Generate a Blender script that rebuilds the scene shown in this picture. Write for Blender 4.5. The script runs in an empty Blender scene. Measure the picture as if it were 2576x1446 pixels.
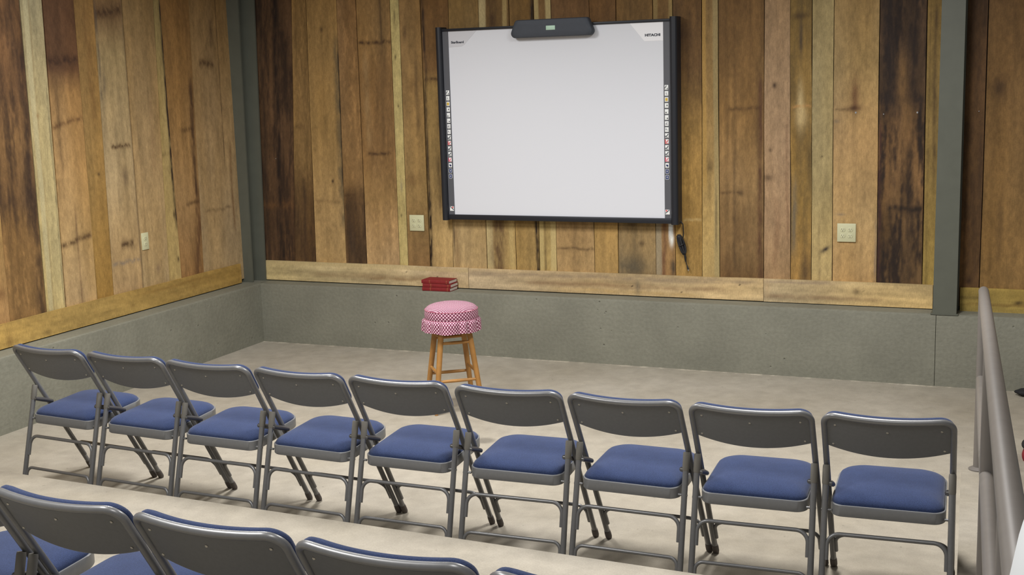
import bpy, bmesh, math, random
import numpy as np
from mathutils import Vector, Matrix

random.seed(7)
SC = bpy.context.scene
COL = SC.collection
PI = math.pi

# ---------------------------------------------------------------- colour helpers
def lin1(c):
    c = c / 255.0
    return c / 12.92 if c <= 0.04045 else ((c + 0.055) / 1.055) ** 2.4
def lin(rgb):
    return tuple(lin1(c) for c in rgb)

# ---------------------------------------------------------------- objects
def obj(name, bm, mat, parent=None, smooth=True, loc=None):
    me = bpy.data.meshes.new(name)
    bmesh.ops.recalc_face_normals(bm, faces=bm.faces[:])
    bm.to_mesh(me); bm.free()
    if smooth:
        me.polygons.foreach_set('use_smooth', [True] * len(me.polygons))
        try:
            me.set_sharp_from_angle(angle=math.radians(38))
        except Exception:
            pass
    o = bpy.data.objects.new(name, me)
    COL.objects.link(o)
    if mat is not None:
        for m in (mat if isinstance(mat, (list, tuple)) else [mat]):
            me.materials.append(m)
    if parent is not None:
        o.parent = parent
    if loc is not None:
        o.location = loc
    return o

def tag(o, label, cat, group=None):
    o['label'] = label; o['category'] = cat
    if group: o['group'] = group
    return o

def empty(name, loc, rz=0.0):
    o = bpy.data.objects.new(name, None)
    o.empty_display_size = 0.1
    COL.objects.link(o)
    o.location = loc; o.rotation_euler = (0, 0, rz)
    return o

def structure(o):
    o['kind'] = 'structure'
    return o

def copy_tree(o, parent=None):
    c = o.copy(); COL.objects.link(c)
    if parent is not None: c.parent = parent
    for ch in list(o.children):
        copy_tree(ch, c)
    return c

# ---------------------------------------------------------------- mesh helpers
def box(bm, x0, x1, y0, y1, z0, z1, bev=0.0, mi=0):
    vs = [bm.verts.new(v) for v in ((x0,y0,z0),(x1,y0,z0),(x1,y1,z0),(x0,y1,z0),(x0,y0,z1),(x1,y0,z1),(x1,y1,z1),(x0,y1,z1))]
    fs = [bm.faces.new([vs[i] for i in f]) for f in ((0,3,2,1),(4,5,6,7),(0,1,5,4),(1,2,6,5),(2,3,7,6),(3,0,4,7))]
    for f in fs: f.material_index = mi
    if bev > 0:
        es = list({e for f in fs for e in f.edges})
        bmesh.ops.bevel(bm, geom=es, offset=bev, segments=2, profile=0.5, affect='EDGES')
    return bm

def tube(bm, pts, r, n=12, closed=False, cap=True):
    pts = [Vector(p) for p in pts]
    rs = r if isinstance(r, (list, tuple)) else [r] * len(pts)
    m = len(pts)
    tang = []
    for i in range(m):
        a = pts[i-1] if (i > 0 or closed) else pts[0]
        b = pts[(i+1) % m] if (i < m-1 or closed) else pts[-1]
        tang.append((b - a).normalized())
    t0 = tang[0]
    ref = Vector((0,0,1)) if abs(t0.z) < 0.9 else Vector((1,0,0))
    u = t0.cross(ref).normalized()
    rings = []
    for i in range(m):
        t = tang[i]
        u = (u - t * u.dot(t)).normalized()
        v = t.cross(u)
        rings.append([bm.verts.new(pts[i] + (u*math.cos(2*PI*k/n) + v*math.sin(2*PI*k/n)) * rs[i]) for k in range(n)])
    rng = range(m if closed else m-1)
    for i in rng:
        A, B = rings[i], rings[(i+1) % m]
        for k in range(n):
            bm.faces.new((A[k], A[(k+1)%n], B[(k+1)%n], B[k]))
    if cap and not closed:
        bm.faces.new(list(reversed(rings[0]))); bm.faces.new(rings[-1])
    return bm

def fillet(pts, rad, seg=7):
    """round the inner corners of a polyline"""
    pts = [Vector(p) for p in pts]
    rads = rad if isinstance(rad, (list, tuple)) else [rad] * len(pts)
    out = [pts[0]]
    for i in range(1, len(pts)-1):
        p = pts[i]; a = (pts[i-1]-p); b = (pts[i+1]-p)
        la, lb = a.length, b.length; a.normalize(); b.normalize()
        ang = a.angle(b)
        r = rads[i]
        d = min(r / math.tan(ang/2), la*0.49, lb*0.49)
        r = d * math.tan(ang/2)
        bis = (a+b).normalized(); c = p + bis * (r / math.sin(ang/2))
        s = p + a*d; e = p + b*d
        vs, ve = s-c, e-c
        tot = vs.angle(ve)
        axis = vs.cross(ve).normalized()
        for k in range(seg+1):
            out.append(c + Matrix.Rotation(tot*k/seg, 3, axis) @ vs)
    out.append(pts[-1])
    return out

def densify(pts, step):
    out = []
    for a, b in zip(pts[:-1], pts[1:]):
        a, b = Vector(a), Vector(b)
        n = max(1, int((b-a).length/step))
        for k in range(n): out.append(a.lerp(b, k/n))
    out.append(Vector(pts[-1]))
    return out

def lathe(bm, prof, n=24, cx=0, cy=0, cap=True):
    rings = []
    for r, z in prof:
        rings.append([bm.verts.new((cx + r*math.cos(2*PI*k/n), cy + r*math.sin(2*PI*k/n), z)) for k in range(n)])
    for A, B in zip(rings[:-1], rings[1:]):
        for k in range(n):
            bm.faces.new((A[k], A[(k+1)%n], B[(k+1)%n], B[k]))
    if cap:
        bm.faces.new(list(reversed(rings[0]))); bm.faces.new(rings[-1])
    return bm

def loops(bm, rings, cap0=True, cap1=True):
    R = [[bm.verts.new(v) for v in ring] for ring in rings]
    n = len(R[0])
    for A, B in zip(R[:-1], R[1:]):
        for k in range(n):
            bm.faces.new((A[k], A[(k+1)%n], B[(k+1)%n], B[k]))
    if cap0: bm.faces.new(list(reversed(R[0])))
    if cap1: bm.faces.new(R[-1])
    return bm

# ---------------------------------------------------------------- materials
def new_mat(name):
    m = bpy.data.materials.new(name); m.use_nodes = True
    nt = m.node_tree
    return m, nt, nt.nodes['Principled BSDF']

def N(nt, typ, **kw):
    n = nt.nodes.new(typ)
    for k, v in kw.items():
        if k in ('inputs',):
            for kk, vv in v.items(): n.inputs[kk].default_value = vv
        else: setattr(n, k, v)
    return n

def simple(name, rgb, rough=0.5, metal=0.0, spec=0.5, noise=0.0, nscale=30, bump=0.0, bscale=200, coat=0.0):
    m, nt, b = new_mat(name)
    c = lin(rgb)
    b.inputs['Base Color'].default_value = (*c, 1)
    b.inputs['Roughness'].default_value = rough
    b.inputs['Metallic'].default_value = metal
    b.inputs['Specular IOR Level'].default_value = spec
    b.inputs['Coat Weight'].default_value = coat
    tc = N(nt, 'ShaderNodeTexCoord')
    if noise > 0:
        nz = N(nt, 'ShaderNodeTexNoise', inputs={'Scale': nscale, 'Detail': 4.0})
        nt.links.new(tc.outputs['Object'], nz.inputs['Vector'])
        mr = N(nt, 'ShaderNodeMapRange', inputs={'From Min': 0.25, 'From Max': 0.75, 'To Min': 1-noise, 'To Max': 1+noise})
        nt.links.new(nz.outputs['Fac'], mr.inputs['Value'])
        mx = N(nt, 'ShaderNodeMix', data_type='RGBA', blend_type='MULTIPLY')
        mx.inputs['Factor'].default_value = 1
        mx.inputs['A'].default_value = (*c, 1)
        nt.links.new(mr.outputs['Result'], mx.inputs['B'])
        nt.links.new(mx.outputs['Result'], b.inputs['Base Color'])
    if bump > 0:
        nz2 = N(nt, 'ShaderNodeTexNoise', inputs={'Scale': bscale, 'Detail': 3.0})
        nt.links.new(tc.outputs['Object'], nz2.inputs['Vector'])
        bp = N(nt, 'ShaderNodeBump', inputs={'Strength': bump, 'Distance': 0.002})
        nt.links.new(nz2.outputs['Fac'], bp.inputs['Height'])
        nt.links.new(bp.outputs['Normal'], b.inputs['Normal'])
    return m

def wood_attr(name, rough=0.75):
    """planks: the colour of every board is a vertex attribute, fine grain comes from noise"""
    m, nt, b = new_mat(name)
    at = N(nt, 'ShaderNodeAttribute', attribute_name='tone')
    tc = N(nt, 'ShaderNodeTexCoord')
    mp = N(nt, 'ShaderNodeMapping'); mp.inputs['Scale'].default_value = (1.0, 1.0, 0.22)
    nt.links.new(tc.outputs['Object'], mp.inputs['Vector'])
    nz = N(nt, 'ShaderNodeTexNoise', inputs={'Scale': 170.0, 'Detail': 3.0})
    nt.links.new(mp.outputs['Vector'], nz.inputs['Vector'])
    nz3 = N(nt, 'ShaderNodeTexNoise', inputs={'Scale': 130.0, 'Detail': 4.0, 'Roughness': 0.7})
    nt.links.new(tc.outputs['Object'], nz3.inputs['Vector'])
    ad = N(nt, 'ShaderNodeMath', operation='ADD')
    nt.links.new(nz.outputs['Fac'], ad.inputs[0]); nt.links.new(nz3.outputs['Fac'], ad.inputs[1])
    mr = N(nt, 'ShaderNodeMapRange', inputs={'From Min': 0.6, 'From Max': 1.4, 'To Min': 0.78, 'To Max': 1.22})
    nt.links.new(ad.outputs[0], mr.inputs['Value'])
    mx = N(nt, 'ShaderNodeMix', data_type='RGBA', blend_type='MULTIPLY'); mx.inputs['Factor'].default_value = 1
    nt.links.new(at.outputs['Color'], mx.inputs['A']); nt.links.new(mr.outputs['Result'], mx.inputs['B'])
    nt.links.new(mx.outputs['Result'], b.inputs['Base Color'])
    bp = N(nt, 'ShaderNodeBump', inputs={'Strength': 0.25, 'Distance': 0.002})
    nt.links.new(nz.outputs['Fac'], bp.inputs['Height']); nt.links.new(bp.outputs['Normal'], b.inputs['Normal'])
    b.inputs['Roughness'].default_value = rough
    b.inputs['Specular IOR Level'].default_value = 0.25
    return m

def concrete_paint(name, rgb):
    m, nt, b = new_mat(name)
    tc = N(nt, 'ShaderNodeTexCoord')
    n1 = N(nt, 'ShaderNodeTexNoise', inputs={'Scale': 3.0, 'Detail': 5.0})
    n2 = N(nt, 'ShaderNodeTexNoise', inputs={'Scale': 45.0, 'Detail': 4.0})
    vo = N(nt, 'ShaderNodeTexVoronoi', inputs={'Scale': 16.0})
    mp = N(nt, 'ShaderNodeMapping'); mp.inputs['Scale'].default_value = (1.0, 1.0, 6.0)
    n3 = N(nt, 'ShaderNodeTexNoise', inputs={'Scale': 5.0, 'Detail': 5.0, 'Roughness': 0.7})
    nt.links.new(tc.outputs['Object'], mp.inputs['Vector']); nt.links.new(mp.outputs['Vector'], n3.inputs['Vector'])
    for n in (n1, n2, vo): nt.links.new(tc.outputs['Object'], n.inputs['Vector'])
    cr = N(nt, 'ShaderNodeValToRGB')
    c = lin(rgb)
    cr.color_ramp.elements[0].position = 0.3; cr.color_ramp.elements[0].color = (*[v*0.9 for v in c], 1)
    cr.color_ramp.elements[1].position = 0.7; cr.color_ramp.elements[1].color = (*[v*1.1 for v in c], 1)
    nt.links.new(n1.outputs['Fac'], cr.inputs['Fac'])
    mr = N(nt, 'ShaderNodeMapRange', inputs={'From Min': 0.3, 'From Max': 0.7, 'To Min': 0.92, 'To Max': 1.08})
    nt.links.new(n2.outputs['Fac'], mr.inputs['Value'])
    mx = N(nt, 'ShaderNodeMix', data_type='RGBA', blend_type='MULTIPLY'); mx.inputs['Factor'].default_value = 1
    nt.links.new(cr.outputs['Color'], mx.inputs['A']); nt.links.new(mr.outputs['Result'], mx.inputs['B'])
    base_out = mx
    # pits + trowel lines
    pit = N(nt, 'ShaderNodeMapRange', inputs={'From Min': 0.0, 'From Max': 0.13, 'To Min': 0.0, 'To Max': 1.0})
    nt.links.new(vo.outputs['Distance'], pit.inputs['Value'])
    sel = N(nt, 'ShaderNodeMapRange', inputs={'From Min': 0.52, 'From Max': 0.6, 'To Min': 0.0, 'To Max': 1.0})
    nt.links.new(n1.outputs['Fac'], sel.inputs['Value'])
    pm = N(nt, 'ShaderNodeMix', data_type='FLOAT'); pm.inputs['A'].default_value = 1.0
    nt.links.new(sel.outputs['Result'], pm.inputs['Factor']); nt.links.new(pit.outputs['Result'], pm.inputs['B'])
    pd = N(nt, 'ShaderNodeMapRange', inputs={'From Min': 0.15, 'From Max': 0.8, 'To Min': 0.5, 'To Max': 1.0})
    nt.links.new(pm.outputs['Result'], pd.inputs['Value'])
    mx2 = N(nt, 'ShaderNodeMix', data_type='RGBA', blend_type='MULTIPLY'); mx2.inputs['Factor'].default_value = 1
    nt.links.new(base_out.outputs['Result'], mx2.inputs['A']); nt.links.new(pd.outputs['Result'], mx2.inputs['B'])
    nt.links.new(mx2.outputs['Result'], b.inputs['Base Color'])
    a1 = N(nt, 'ShaderNodeMath', operation='MULTIPLY_ADD'); a1.inputs[1].default_value = 0.22
    nt.links.new(n3.outputs['Fac'], a1.inputs[0]); nt.links.new(pm.outputs['Result'], a1.inputs[2])
    a2 = N(nt, 'ShaderNodeMath', operation='MULTIPLY_ADD'); a2.inputs[1].default_value = 0.35
    nt.links.new(n2.outputs['Fac'], a2.inputs[0]); nt.links.new(a1.outputs[0], a2.inputs[2])
    bp = N(nt, 'ShaderNodeBump', inputs={'Strength': 0.55, 'Distance': 0.012})
    nt.links.new(a2.outputs[0], bp.inputs['Height']); nt.links.new(bp.outputs['Normal'], b.inputs['Normal'])
    b.inputs['Roughness'].default_value = 0.6
    b.inputs['Specular IOR Level'].default_value = 0.3
    return m

def floor_mat(name, rgb):
    m, nt, b = new_mat(name)
    tc = N(nt, 'ShaderNodeTexCoord')
    n1 = N(nt, 'ShaderNodeTexNoise', inputs={'Scale': 0.9, 'Detail': 6.0, 'Roughness': 0.62})
    n2 = N(nt, 'ShaderNodeTexNoise', inputs={'Scale': 9.0, 'Detail': 6.0, 'Roughness': 0.65})
    n3 = N(nt, 'ShaderNodeTexNoise', inputs={'Scale': 160.0, 'Detail': 2.0})
    n4 = N(nt, 'ShaderNodeTexNoise', inputs={'Scale': 34.0, 'Detail': 1.0})
    for n in (n1, n2, n3, n4): nt.links.new(tc.outputs['Object'], n.inputs['Vector'])
    c = lin(rgb)
    cr = N(nt, 'ShaderNodeValToRGB')
    cr.color_ramp.elements[0].position = 0.3; cr.color_ramp.elements[0].color = (c[0]*0.84, c[1]*0.82, c[2]*0.78, 1)
    cr.color_ramp.elements[1].position = 0.68; cr.color_ramp.elements[1].color = (c[0]*1.1, c[1]*1.1, c[2]*1.12, 1)
    nt.links.new(n1.outputs['Fac'], cr.inputs['Fac'])
    mr = N(nt, 'ShaderNodeMapRange', inputs={'From Min': 0.3, 'From Max': 0.7, 'To Min': 0.88, 'To Max': 1.12})
    nt.links.new(n2.outputs['Fac'], mr.inputs['Value'])
    mr3 = N(nt, 'ShaderNodeMapRange', inputs={'From Min': 0.3, 'From Max': 0.7, 'To Min': 0.93, 'To Max': 1.07})
    nt.links.new(n3.outputs['Fac'], mr3.inputs['Value'])
    sp = N(nt, 'ShaderNodeMapRange', inputs={'From Min': 0.755, 'From Max': 0.80, 'To Min': 1.0, 'To Max': 0.7})
    nt.links.new(n4.outputs['Fac'], sp.inputs['Value'])
    # two dark round spots in the floor colour, fading out at the rim
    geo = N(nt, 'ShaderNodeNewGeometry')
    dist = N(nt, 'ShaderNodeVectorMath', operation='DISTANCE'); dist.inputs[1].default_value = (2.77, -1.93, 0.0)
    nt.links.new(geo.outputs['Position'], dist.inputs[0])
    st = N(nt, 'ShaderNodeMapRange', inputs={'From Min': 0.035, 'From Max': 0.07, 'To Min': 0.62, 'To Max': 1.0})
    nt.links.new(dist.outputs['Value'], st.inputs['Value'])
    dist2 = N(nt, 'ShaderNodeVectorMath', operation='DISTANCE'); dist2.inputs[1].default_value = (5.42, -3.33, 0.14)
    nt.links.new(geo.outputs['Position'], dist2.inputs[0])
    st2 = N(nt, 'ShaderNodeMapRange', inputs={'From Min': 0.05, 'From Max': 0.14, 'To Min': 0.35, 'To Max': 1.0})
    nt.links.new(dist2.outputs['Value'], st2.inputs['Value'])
    prev = cr.outputs['Color']
    # pale paint spatter along the foot of the back wall
    sx = N(nt, 'ShaderNodeSeparateXYZ'); nt.links.new(geo.outputs['Position'], sx.inputs[0])
    ed = N(nt, 'ShaderNodeMapRange', inputs={'From Min': -0.035, 'From Max': -0.022, 'To Min': 0.0, 'To Max': 1.0})
    nt.links.new(sx.outputs['Y'], ed.inputs['Value'])
    nm = N(nt, 'ShaderNodeMapRange', inputs={'From Min': 0.48, 'From Max': 0.58, 'To Min': 0.0, 'To Max': 0.45})
    nt.links.new(n2.outputs['Fac'], nm.inputs['Value'])
    mu = N(nt, 'ShaderNodeMath', operation='MULTIPLY_ADD'); mu.inputs[2].default_value = 1.0
    nt.links.new(ed.outputs['Result'], mu.inputs[0]); nt.links.new(nm.outputs['Result'], mu.inputs[1])
    caulk = N(nt, 'ShaderNodeMapRange', inputs={'From Min': 0.0, 'From Max': 4.0, 'To Min': 0.0, 'To Max': 4.0})
    nt.links.new(mu.outputs[0], caulk.inputs['Value'])
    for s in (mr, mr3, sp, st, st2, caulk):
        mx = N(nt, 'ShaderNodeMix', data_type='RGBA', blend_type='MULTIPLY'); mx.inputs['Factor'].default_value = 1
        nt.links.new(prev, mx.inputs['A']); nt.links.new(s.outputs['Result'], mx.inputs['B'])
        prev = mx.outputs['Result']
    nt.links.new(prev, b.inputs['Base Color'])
    bp = N(nt, 'ShaderNodeBump', inputs={'Strength': 0.12, 'Distance': 0.004})
    nt.links.new(n2.outputs['Fac'], bp.inputs['Height']); nt.links.new(bp.outputs['Normal'], b.inputs['Normal'])
    b.inputs['Roughness'].default_value = 0.62
    b.inputs['Specular IOR Level'].default_value = 0.3
    return m

def fabric_mat(name, rgb):
    m, nt, b = new_mat(name)
    tc = N(nt, 'ShaderNodeTexCoord')
    n1 = N(nt, 'ShaderNodeTexNoise', inputs={'Scale': 420.0, 'Detail': 2.0})
    n2 = N(nt, 'ShaderNodeTexNoise', inputs={'Scale': 14.0, 'Detail': 3.0})
    for n in (n1, n2): nt.links.new(tc.outputs['Object'], n.inputs['Vector'])
    c = lin(rgb)
    cr = N(nt, 'ShaderNodeValToRGB')
    cr.color_ramp.elements[0].position = 0.3; cr.color_ramp.elements[0].color = (*[v*0.72 for v in c], 1)
    cr.color_ramp.elements[1].position = 0.7; cr.color_ramp.elements[1].color = (*[v*1.28 for v in c], 1)
    nt.links.new(n1.outputs['Fac'], cr.inputs['Fac'])
    mr = N(nt, 'ShaderNodeMapRange', inputs={'From Min': 0.3, 'From Max': 0.7, 'To Min': 0.93, 'To Max': 1.07})
    nt.links.new(n2.outputs['Fac'], mr.inputs['Value'])
    mx = N(nt, 'ShaderNodeMix', data_type='RGBA', blend_type='MULTIPLY'); mx.inputs['Factor'].default_value = 1
    nt.links.new(cr.outputs['Color'], mx.inputs['A']); nt.links.new(mr.outputs['Result'], mx.inputs['B'])
    nt.links.new(mx.outputs['Result'], b.inputs['Base Color'])
    b.inputs['Roughness'].default_value = 0.95
    b.inputs['Specular IOR Level'].default_value = 0.15
    b.inputs['Sheen Weight'].default_value = 0.15
    bp = N(nt, 'ShaderNodeBump', inputs={'Strength': 0.3, 'Distance': 0.001})
    nt.links.new(n1.outputs['Fac'], bp.inputs['Height']); nt.links.new(bp.outputs['Normal'], b.inputs['Normal'])
    return m

def gingham_mat(name, period, bias):
    """white / pink / maroon checks from the UV map (in metres)"""
    m, nt, b = new_mat(name)
    uv = N(nt, 'ShaderNodeUVMap', uv_map='UVMap')
    mp = N(nt, 'ShaderNodeMapping')
    mp.inputs['Rotation'].default_value = (0, 0, bias)
    nt.links.new(uv.outputs['UV'], mp.inputs['Vector'])
    sx = N(nt, 'ShaderNodeSeparateXYZ'); nt.links.new(mp.outputs['Vector'], sx.inputs[0])
    outs = []
    for ax in ('X', 'Y'):
        d = N(nt, 'ShaderNodeMath', operation='DIVIDE'); d.inputs[1].default_value = period
        nt.links.new(sx.outputs[ax], d.inputs[0])
        f = N(nt, 'ShaderNodeMath', operation='FRACT'); nt.links.new(d.outputs[0], f.inputs[0])
        g = N(nt, 'ShaderNodeMath', operation='GREATER_THAN'); g.inputs[1].default_value = 0.5
        nt.links.new(f.outputs[0], g.inputs[0]); outs.append(g)
    ad = N(nt, 'ShaderNodeMath', operation='ADD')
    nt.links.new(outs[0].outputs[0], ad.inputs[0]); nt.links.new(outs[1].outputs[0], ad.inputs[1])
    h = N(nt, 'ShaderNodeMath', operation='MULTIPLY'); h.inputs[1].default_value = 0.5
    nt.links.new(ad.outputs[0], h.inputs[0])
    cr = N(nt, 'ShaderNodeValToRGB'); cr.color_ramp.interpolation = 'CONSTANT'
    e = cr.color_ramp.elements
    e[0].position = 0.0; e[0].color = (*lin((222, 198, 206)), 1)
    e[1].position = 0.25; e[1].color = (*lin((154, 96, 116)), 1)
    e3 = e.new(0.75); e3.color = (*lin((92, 36, 58)), 1)
    nt.links.new(h.outputs[0], cr.inputs['Fac'])
    nt.links.new(cr.outputs['Color'], b.inputs['Base Color'])
    b.inputs['Roughness'].default_value = 0.9
    b.inputs['Specular IOR Level'].default_value = 0.15
    return m

M = {}
M['wood'] = wood_attr('reclaimed_wood')
M['dark_gap'] = simple('backing_dark', (34, 24, 16), 0.95)
M['knee'] = concrete_paint('olive_painted_concrete', (122, 121, 108))
M['steel_paint'] = simple('grey_painted_steel', (90, 92, 82), 0.5, 0.0, 0.35, noise=0.06, nscale=12)
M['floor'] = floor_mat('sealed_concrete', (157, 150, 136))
M['metal'] = simple('grey_enamel_metal', (122, 122, 122), 0.34, 0.35, 0.5, noise=0.05, nscale=60)
M['metal_panel'] = simple('grey_enamel_panel', (108, 109, 110), 0.5, 0.1, 0.4, noise=0.06, nscale=90)
M['pan'] = simple('grey_enamel_pan', (124, 125, 126), 0.42, 0.2, 0.4, noise=0.05, nscale=60)
M['cap'] = simple('grey_plastic_cap', (112, 109, 102), 0.6, 0.0, 0.3)
M['link'] = simple('dark_hinge_steel', (78, 77, 78), 0.4, 0.4)
M['foot'] = simple('dark_rubber_foot', (84, 77, 73), 0.7)
M['rivet'] = simple('zinc_rivet', (190, 186, 176), 0.3, 0.8)
M['fabric'] = fabric_mat('blue_upholstery', (45, 57, 89))
M['board_white'] = simple('whiteboard_surface', (217, 219, 225), 0.35, 0.0, 0.3)
M['board_tab'] = simple('whiteboard_tab', (203, 203, 208), 0.4)
M['board_tab_light'] = simple('whiteboard_tab_light', (237, 237, 240), 0.4)
M['frame'] = simple('black_frame_plastic', (33, 35, 41), 0.42, 0.0, 0.4)
M['strip'] = simple('grey_icon_strip', (84, 85, 90), 0.5)
M['unit'] = simple('grey_camera_housing', (66, 70, 77), 0.6, 0.0, 0.3, noise=0.04, nscale=50)
M['paleg'] = simple('pale_green_label', (176, 206, 184), 0.5)
M['ink'] = simple('dark_ink', (48, 52, 62), 0.6)
M['icon'] = simple('icon_white', (232, 234, 232), 0.5)
M['navy'] = simple('icon_navy', (30, 44, 96), 0.5)
M['yellow'] = simple('icon_yellow', (206, 172, 62), 0.5)
M['red_i'] = simple('icon_red', (206, 72, 74), 0.5)
M['pink_i'] = simple('icon_pink', (216, 88, 110), 0.5)
M['grey_i'] = simple('icon_grey', (150, 150, 156), 0.5)
M['ivory'] = simple('ivory_plastic', (196, 194, 158), 0.4, 0.0, 0.4)
M['slot'] = simple('outlet_slot', (74, 70, 56), 0.7)
M['book'] = simple('red_book_cloth', (124, 34, 36), 0.6, 0.0, 0.3, noise=0.12, nscale=40)
M['gold'] = simple('gilt_band', (142, 70, 48), 0.5, 0.2)
M['pages'] = simple('book_pages', (214, 206, 200), 0.9, noise=0.06, nscale=300)
M['stool'] = simple('honey_wood', (162, 117, 62), 0.5, 0.0, 0.35, noise=0.16, nscale=18, coat=0.05)
M['gingham'] = gingham_mat('gingham_bias', 0.0148, PI/4)
M['gingham_top'] = gingham_mat('gingham_straight', 0.0085, 0.35)
M['piping'] = simple('pink_piping', (170, 92, 112), 0.85)
M['rail'] = simple('grey_painted_rail', (113, 108, 103), 0.42, 0.1, 0.4, noise=0.05, nscale=20)
M['black'] = simple('black_rubber', (22, 22, 26), 0.55)
M['black_soft'] = simple('black_cloth', (20, 20, 22), 0.8)
M['red_soft'] = simple('dark_red_cloth', (120, 26, 34), 0.8)
M['white_plastic'] = simple('white_plastic', (232, 236, 238), 0.45)
M['nail'] = simple('bright_nail', (225, 225, 225), 0.25, 0.9)

# ---------------------------------------------------------------- wood painter (numpy)
def hash2(ix, iy, seed):
    h = (ix.astype(np.int64) * 374761393 + iy.astype(np.int64) * 668265263 + seed * 974711) & 0x7fffffff
    h = ((h ^ (h >> 13)) * 1274126177) & 0x7fffffff
    h = h ^ (h >> 16)
    return (h & 0xffff) / 65535.0
def vnoise(x, y, seed):
    ix = np.floor(x); iy = np.floor(y); fx = x-ix; fy = y-iy
    fx = fx*fx*(3-2*fx); fy = fy*fy*(3-2*fy)
    a = hash2(ix, iy, seed); b = hash2(ix+1, iy, seed); c = hash2(ix, iy+1, seed); d = hash2(ix+1, iy+1, seed)
    return (a*(1-fx)+b*fx)*(1-fy) + (c*(1-fx)+d*fx)*fy
def fbm(x, y, seed, o=3):
    v = 0; a = 0.5; t = 0
    for k in range(o):
        v = v + a*vnoise(x*(2**k), y*(2**k), seed+k*17); t += a; a *= 0.55
    return v/t
def sstep(a, b, x):
    t = np.clip((x-a)/(b-a), 0, 1); return t*t*(3-2*t)

HUE = np.array((0.68, 0.765, 0.88))
EXPO = 0.86      # how bright the wall is lit where the tones were judged
def paint(u, z, w, spec, seed):
    """u: metres across the board (0..w), z: height. returns linear rgb"""
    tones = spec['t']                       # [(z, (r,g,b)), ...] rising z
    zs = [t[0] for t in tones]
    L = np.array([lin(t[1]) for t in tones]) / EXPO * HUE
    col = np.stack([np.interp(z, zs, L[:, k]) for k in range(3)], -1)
    g = fbm(u*38, z*1.3, seed, 3) - 0.5                 # long grain
    g2 = fbm(u*8, z*2.2, seed+5, 3) - 0.5               # cloudy tone
    gr = spec.get('grain', 0.35); cl = spec.get('cloud', 0.4)
    col = col * (1 + gr*g + cl*g2)[..., None]
    # speckle and saw marks
    sp = fbm(u*55, z*30, seed+13, 3) - 0.5; fg = fbm(u*20+3*fbm(u*4, z*1.5, seed+15, 2), z*5, seed+14, 3) - 0.5
    col = col * (1 + 0.42*sp + 0.42*fg)[..., None]
    # warm / cool drift
    dr = fbm(u*5, z*1.1, seed+9, 2) - 0.5
    col = col * np.stack([1+0.10*dr, 1+0*dr, 1-0.25*dr], -1)
    mo = spec.get('mottle', 0)
    if mo:
        m1 = fbm(u*16, z*3.2, seed+21, 4); m2 = fbm(u*75, z*24, seed+31, 3); m3 = fbm(u*48, z*3.0, seed+37, 2)
        mm = sstep(0.36, 0.66, m1*0.5+m2*0.28+m3*0.22)
        zr = spec.get('mz', (-1, 9)); soft = 0.12
        fk = sstep(0.56, 0.72, m2*0.6+fbm(u*40, z*4, seed+43, 2)*0.4)
        col = col * (1 + 0.55*mo*fk)[..., None]
        mm = mm * sstep(zr[0]-soft, zr[0]+soft, z) * (1-sstep(zr[1]-soft, zr[1]+soft, z))
        dk = np.array(lin(spec.get('mdark', (52, 36, 26))))/EXPO*HUE
        col = col*(1-mo*mm)[..., None] + dk*(mo*mm)[..., None]
    for f in spec.get('f', ()):
        k = f[0]
        if k == 'band':       # band, z, half height, strength, u0frac, u1frac, slope
            _, zc, hh, s = f[:4]; a, b2 = (f[4], f[5]) if len(f) > 5 else (0, 1); sl = f[6] if len(f) > 6 else 0
            wob = (fbm(u*22, z*0+1, seed+41, 2)-0.5)*0.02
            d = np.abs(z - zc - sl*(u-w/2) - wob)
            mk = np.exp(-(d/hh)**2) * s * sstep(a*w-0.01, a*w+0.02, u)*(1-sstep(b2*w-0.02, b2*w+0.01, u))
            mk = mk * np.clip(2.2*fbm(u*55, z*45, seed+44, 3)-0.1, 0, 1.3)
            c2 = np.array(lin(f[7] if len(f) > 7 else (74, 48, 28)))/EXPO*HUE
        elif k == 'streak':   # streak, u centre, half width, z0, z1, strength, colour
            _, uc, hw, z0, z1, s = f[:6]
            wob = (fbm(z*3.0, u*0+2, seed+51, 3)-0.5)*hw*1.6
            mk = np.exp(-((u-uc-wob)/hw)**2) * s * sstep(z0-0.1, z0+0.06, z)*(1-sstep(z1-0.06, z1+0.1, z))
            mk = mk * np.clip(1.9*fbm(u*50, z*14, seed+54, 3)+0.05, 0, 1.2)
            c2 = np.array(lin(f[6] if len(f) > 6 else (62, 44, 30)))/EXPO*HUE
        elif k == 'strip':    # strip, u0, u1, colour, strength
            _, a, b2, cc, s = f[:5]
            z0, z1 = (f[5], f[6]) if len(f) > 6 else (-1, 9)
            wob = (fbm(z*2.2, u*0+2, seed+61, 3)-0.5)*0.014
            mk = sstep(a-0.006, a+0.006, u-wob)*(1-sstep(b2-0.006, b2+0.006, u-wob))*s
            mk = mk*sstep(z0-0.05, z0+0.05, z)*(1-sstep(z1-0.05, z1+0.05, z))
            c2 = np.array(lin(cc))/EXPO*HUE
        elif k == 'knot':     # knot, u, z, ru, rz, strength, colour
            _, uc, zc, ru, rz, s = f[:6]
            sk = f[7] if len(f) > 7 else 0
            mk = np.exp(-((u-uc)/ru)**2-((z-zc-sk*(u-uc))/rz)**2)*s
            mk = mk*(0.7+0.6*fbm(u*50, z*30, seed+71, 2))
            c2 = np.array(lin(f[6] if len(f) > 6 else (58, 38, 26)))/EXPO*HUE
        mk = np.clip(mk, 0, 1)
        col = col*(1-mk)[..., None] + c2*mk[..., None]
    return np.clip(col, 0.002, 0.9)

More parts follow.
